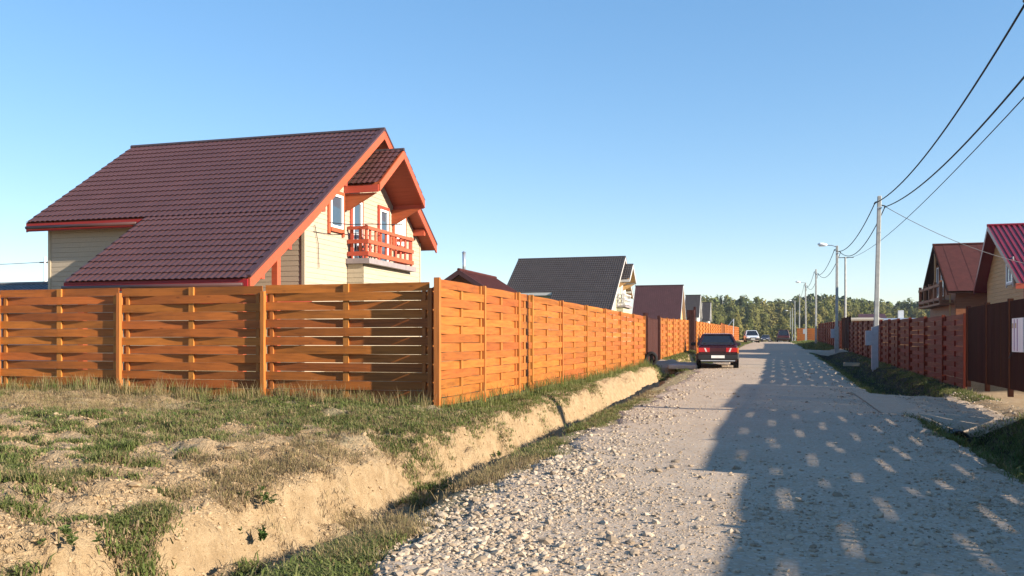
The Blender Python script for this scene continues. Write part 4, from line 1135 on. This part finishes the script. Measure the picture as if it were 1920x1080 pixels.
def scatter(name, label, cat, P, rot, scl, protos, seed=0):
    me = bpy.data.meshes.new(name); me.vertices.add(len(P)); me.vertices.foreach_set('co', np.asarray(P, np.float32).ravel())
    a = me.attributes.new('rot', 'FLOAT_VECTOR', 'POINT'); a.data.foreach_set('vector', np.asarray(rot, np.float32).ravel())
    a = me.attributes.new('scl', 'FLOAT', 'POINT'); a.data.foreach_set('value', np.asarray(scl, np.float32))
    o = bpy.data.objects.new(name, me); COL.objects.link(o); o['kind'] = 'stuff'; tag(o, label, cat)
    g = bpy.data.node_groups.new(name, 'GeometryNodeTree')
    g.interface.new_socket('Geometry', in_out='INPUT', socket_type='NodeSocketGeometry'); g.interface.new_socket('Geometry', in_out='OUTPUT', socket_type='NodeSocketGeometry')
    gi = g.nodes.new('NodeGroupInput'); go = g.nodes.new('NodeGroupOutput'); io = g.nodes.new('GeometryNodeInstanceOnPoints'); jg = g.nodes.new('GeometryNodeJoinGeometry')
    for p_ in protos:
        oi = g.nodes.new('GeometryNodeObjectInfo'); oi.inputs['Object'].default_value = p_; oi.inputs['As Instance'].default_value = True
        g.links.new(oi.outputs['Geometry'], jg.inputs[0])
    na = g.nodes.new('GeometryNodeInputNamedAttribute'); na.data_type = 'FLOAT_VECTOR'; na.inputs[0].default_value = 'rot'
    ns = g.nodes.new('GeometryNodeInputNamedAttribute'); ns.data_type = 'FLOAT'; ns.inputs[0].default_value = 'scl'
    rv = g.nodes.new('FunctionNodeRandomValue'); rv.data_type = 'INT'; rv.inputs['Min'].default_value = 0; rv.inputs['Max'].default_value = len(protos) - 1
    rv.inputs['Seed'].default_value = seed
    g.links.new(gi.outputs[0], io.inputs['Points']); g.links.new(jg.outputs[0], io.inputs['Instance']); io.inputs['Pick Instance'].default_value = True
    g.links.new(rv.outputs[2], io.inputs['Instance Index']); g.links.new(na.outputs[0], io.inputs['Rotation']); g.links.new(ns.outputs[0], io.inputs['Scale'])
    g.links.new(io.outputs[0], go.inputs[0])
    md = o.modifiers.new('scatter', 'NODES'); md.node_group = g
    return o
def sample_wedge(n, d0, d1, u0, u1, power=1.0):
    """points spread over the ground ahead of the camera, thinning with distance"""
    t = rng.uniform(0, 1, n); D = d0 * (d1 / d0) ** (t ** power)
    u = rng.uniform(u0, u1, n); xc = (u - 960) / FPX
    return D * (xc * math.cos(YAW) - math.sin(YAW)), D * (xc * math.sin(YAW) + math.cos(YAW)), D

# gravel
X, Y, D = sample_wedge(300000, 4.6, 42, 560, 2250)
c = (X + .15) / 2.6
edge = np.clip(np.abs(c), 0, 1.2)
left_heap = np.exp(-((X - lshift(Y) + 2.1) / .75) ** 2); right_heap = np.exp(-((X - 1.95) / .6) ** 2)
den = .035 + .62 * left_heap * (.10 + 1.3 * vnoise(X, Y, .7, 5) ** 1.5) + .45 * right_heap * (.15 + vnoise(X, Y, .8, 6)) + .5 * np.clip(vnoise(X, Y * .5, 1.1, 8) - .66, 0, 1)
den *= .75 + .5 * vnoise(X, Y, .22, 9)
ok = (X - lshift(Y) > -2.95) & (X < 2.75) & (rng.uniform(0, 1, len(X)) < den)
drv = (X > 2.2) & (X < 4.5) & (Y > 17.3) & (Y < 24) & (rng.uniform(0, 1, len(X)) < .75 * vnoise(X, Y, .5, 66))
ok |= drv
X, Y, D = X[ok], Y[ok], D[ok]
zs = np.where(X > 2.75, gz(X, Y) + .06, np.maximum(road_z(X, Y), gz(X, Y)))
s_ = rng.lognormal(-4.98, .62, len(X)) * (1 + .35 * np.exp(-((X + 2.2) / .65) ** 2)); s_ = np.clip(s_ * np.where(D > 20, 1.3, 1), .006, .05)
rot = np.stack([rng.uniform(-.5, .5, len(X)), rng.uniform(-.5, .5, len(X)), rng.uniform(0, 6.28, len(X))], -1)
st = [stone_proto(k, M['stone'], .5 + .07 * k) for k in range(5)]
scatter('gravel', 'loose pale crushed stone spread over the road and its edges', 'gravel', np.stack([X, Y, zs + s_ * .12], -1), rot, s_, st)
print('gravel', len(X))
# big stones one can pick apart, parts of the road
r3 = random.Random(9)
for k in range(150):
    D_ = 5.0 * (18 / 5.0) ** r3.random(); side = r3.random()
    x = r3.gauss(-2.1, .35) if side < .75 else r3.gauss(2.0, .3)
    y = D_ ; 
    if x > 2.6 or x < -3.1: continue
    zz = max(float(road_z(np.array([x]), np.array([y]))[0]), g1(x, y)); sc_ = r3.uniform(.02, .036)
    link_obj('stone', st[k % 5].data, gravel_road, (x, y, zz + sc_ * .3), (r3.uniform(-.4, .4), r3.uniform(-.4, .4), r3.uniform(0, 6)), (sc_, sc_ * r3.uniform(.7, 1), sc_ * r3.uniform(.7, 1)))

# clods on the field and ditch wall
X, Y, D = sample_wedge(60000, 4.8, 30, -60, 1250)
ok = (X < -3.45) & (X > -20) & (Y < np.where(X < -5.1, 13.3, 60)) & (rng.uniform(0, 1, len(X)) < .25 + .5 * (vnoise(X, Y, .6, 44) > .55)) & (vnoise(X, Y, 1.5, 12) < .70)
ok |= (X < -3.7) & (X > -4.5) & (rng.uniform(0, 1, len(X)) < .7)
X, Y = X[ok], Y[ok]
s_ = np.clip(rng.lognormal(-4.75, .55, len(X)), .004, .035)
rot = np.stack([rng.uniform(-.5, .5, len(X)), rng.uniform(-.5, .5, len(X)), rng.uniform(0, 6.28, len(X))], -1)
cl = [stone_proto(20 + k, M['clod'], .6) for k in range(4)]
scatter('sandy_clods', 'crumbled sandy clods lying over the field and the ditch bank', 'soil', np.stack([X, Y, gz(X, Y) + s_ * .1], -1), rot, s_, cl)
for k in range(10):
    D_ = r3.uniform(5.5, 13); u_ = r3.uniform(0, 620); p_ = px(u_, 800, D_)
    if p_.x > -4.4 or p_.y > 12.9: continue
    sc_ = r3.uniform(.03, .055)
    link_obj('clod', cl[k % 4].data, ground, (p_.x, p_.y, g1(p_.x, p_.y) + sc_ * .2), (0, 0, r3.uniform(0, 6)), (sc_ * 1.3, sc_, sc_ * .7))

# grass
G = [blades(11, .07, .04, 1.0, .007, k, M['g_green']) for k in range(3)]
GL = [blades(12, .055, .06, 1.3, .011, 10 + k, M['g_green']) for k in range(3)]
DRY = [blades(8, .10, .045, 1.1, .005, 20 + k, M['g_dry']) for k in range(3)]
LIT = [blades(9, .022, .07, 2.2, .007, 30 + k, M['g_litter']) for k in range(2)]
TALL = [blades(10, .34, .06, .5, .008, 40 + k, M['g_dry'] if k else M['g_green']) for k in range(3)]
X, Y, D = sample_wedge(230000, 4.7, 24, -120, 1300)
Yf = np.where(X < -5.15, 13.33, 99)
veg = np.interp(Y, [5, 7.5, 10, 12, 13.4], [.26, .38, .66, .92, 1.05]) + np.interp(X, [-14, -9, -5], [.12, .05, -.02])
pat_ = vnoise(X, Y, 1.3, 12) * .30 + vnoise(X, Y, .45, 13) * .34 + vnoise(X, Y, .16, 14) * .36
XS = X - lshift(Y)
fld = (XS < -4.34) & (Y < Yf) & (Y < 14.5) & (pat_ < .27 + veg * .42)
stp = (X > -4.98) & (XS < -4.24) & (Y > 12.5) & (pat_ < .78)
vrg = (XS > -3.12) & (XS < -2.6) & (pat_ < .56 - .2 * smooth(-2.9, -2.6, XS))
dt = (XS > -3.9) & (XS <= -3.12) & (vnoise(X, Y, 1.1, 18) > .72)
wl_ = (XS > -4.36) & (XS <= -3.75) & (vnoise(X, Y, .5, 19) * .6 + vnoise(X, Y, .17, 29) * .4 > .60)
allm = fld | stp | vrg | dt | wl_
tone = vnoise(X, Y, 2.2, 77) + .25 * (X < -9) * (Y > 9) + .10 * (Y > 12) - .3 * stp - .28 * dt + .22 * vrg
u_ = rng.uniform(0, 1, len(X))
def put(name, label, mask, protos, smin, smax, seed=0, z=0):
    x, y = X[mask], Y[mask]; k = len(x)
    scatter(name, label, 'grass', np.stack([x, y, gz(x, y) + z], -1), np.stack([rng.uniform(-.15, .15, k), rng.uniform(-.15, .15, k), rng.uniform(0, 6.28, k)], -1), rng.uniform(smin, smax, k), protos, seed)
    print(name, k)
far_s = 1 + .5 * smooth(12, 22, D)
put('green_grass', 'short green grass over the field, the verges and the ditch', allm & (tone < .80) & (u_ < .56), G + GL, .4, 1.15)
put('dry_grass', 'dry straw coloured grass among the green on the field', allm & (tone > .45) & (u_ > .56) & (u_ < .74), DRY, .5, 1.1, 1)
put('leaf_litter', 'brown trampled stalks and litter between the grass', (allm & (u_ > .80)) | ((X < -4.1) & (Y < Yf) & (Y < 14.5) & (u_ > .975)), LIT, .7, 1.5, 2)
# taller growth at the foot of the fences
n = 2600; X = rng.uniform(-20, -5.1, n); Y = 13.32 - np.abs(rng.normal(0, .22, n)); put('tall_grass', 'taller grass along the foot of the dark orange fence', np.ones(n, bool), TALL + DRY + G, .35, .95, 3)
n = 2200; Y = rng.uniform(13.2, 36.5, n); X = -4.97 + np.abs(rng.normal(0, .12, n)); put('fence_grass', 'green grass along the foot of the bright orange fence', np.ones(n, bool), G + GL + TALL[:1], .5, 1.2, 4)
# right bank, both ditches, far verges
X, Y, D = sample_wedge(60000, 6, 70, 1450, 2200)
m_ = (((X > 2.35) & (X < 4.72)) & ~((Y > 17.75) & (Y < 23.7)) & ~((Y > 62) & (Y < 70)) & (vnoise(X, Y, .8, 33) > .3)) | ((X > 4.15) & (X < 4.72) & (Y > 22.0) & (Y < 24.6))
put('bank_grass', 'shaded grass and weeds on the right-hand ditch banks', m_, G + GL + LIT + DRY[:1], .7, 1.7, 5)
X, Y, D = sample_wedge(26000, 36, 110, 1180, 1420)
m_ = (X > -4.95) & (X < -2.7) & ~((Y > 37.2) & (Y < 41.8)) & (vnoise(X, Y, 1.5, 34) > .3)
put('verge_grass', 'green grass verge along the far left fences', m_, G + GL, 1.0, 2.4, 6)
X, Y, D = sample_wedge(9000, 60, 150, 1480, 1560)
m_ = (X > 2.6) & (X < 4.6) & ~((Y > 62) & (Y < 70))
put('lit_verge_grass', 'lit green grass verge at the far right roadside', m_, G + GL, 1.5, 3.0, 7)

# ------------------------------------------------------------------ individual weeds
wl = [(470, 1015, 'leafy green weed in the shade at the bottom left of the ditch'), (800, 925, 'broad green weed clump in the ditch, left of the grassy verge'),
      (925, 860, 'bushy weed growing on the ditch wall below the fence'), (485, 945, 'small dark weed clinging to the sandy ditch wall'),
      (110, 1045, 'green weed tuft near the bottom left corner of the field'), (310, 790, 'dark green weed in the middle of the field'),
      (985, 745, 'leafy weed at the foot of the bright fence'), (1262, 708, 'weed beside the concrete culvert'), (610, 735, 'tall weed against the dark orange fence')]
for i, (u, v, lab) in enumerate(wl):
    # walk along the ray until it meets the ground
    D_ = 3.0
    while D_ < 60:
        p_ = px(u, v, D_)
        if p_.z < g1(p_.x, p_.y): break
        D_ += .04
    sp = random.uniform(.09, .2); m = MB()
    for q_ in range(7):
        l_ = leafy(16, .05 * (.6 + .7 * random.random()), random.uniform(.04, .10), i * 9 + q_, None); ox, oy = random.gauss(0, sp), random.gauss(0, sp * .6)
        m.add([(a_ + ox, b_ + oy, c_) for a_, b_, c_ in l_.v], l_.f)
    m.v = [(p_.x + a_, p_.y + b_, g1(p_.x, p_.y) + c_) for a_, b_, c_ in m.v]
    r = thing('weed', lab, 'weed', (p_.x, p_.y, g1(p_.x, p_.y)))
    m.build('leaves', M['weed'], r, origin=None)
    MB().tube([(p_.x, p_.y, p_.z - .03), (p_.x, p_.y, g1(p_.x, p_.y) + .09)], .004, 5).build('stem', M['g_dry'], r)
# light haze, thin enough to leave the near things clear
hz = MB().box(-3400, 3400, -700, 3600, -6, 24).build('haze', None, None); hz['kind'] = 'stuff'; hz['label'] = 'thin pale haze in the air over the village'; hz['category'] = 'haze'
hm = bpy.data.materials.new('haze'); hm.use_nodes = True; hn = hm.node_tree; hn.nodes.clear()
pv = hn.nodes.new('ShaderNodeVolumePrincipled'); pv.inputs['Color'].default_value = (.80, .88, 1, 1); pv.inputs['Density'].default_value = .00016; pv.inputs['Anisotropy'].default_value = .2
ho = hn.nodes.new('ShaderNodeOutputMaterial'); hn.links.new(pv.outputs[0], ho.inputs['Volume']); hz.data.materials.append(hm)
SC.cycles.volume_bounces = 0
print('objects', len(bpy.data.objects))
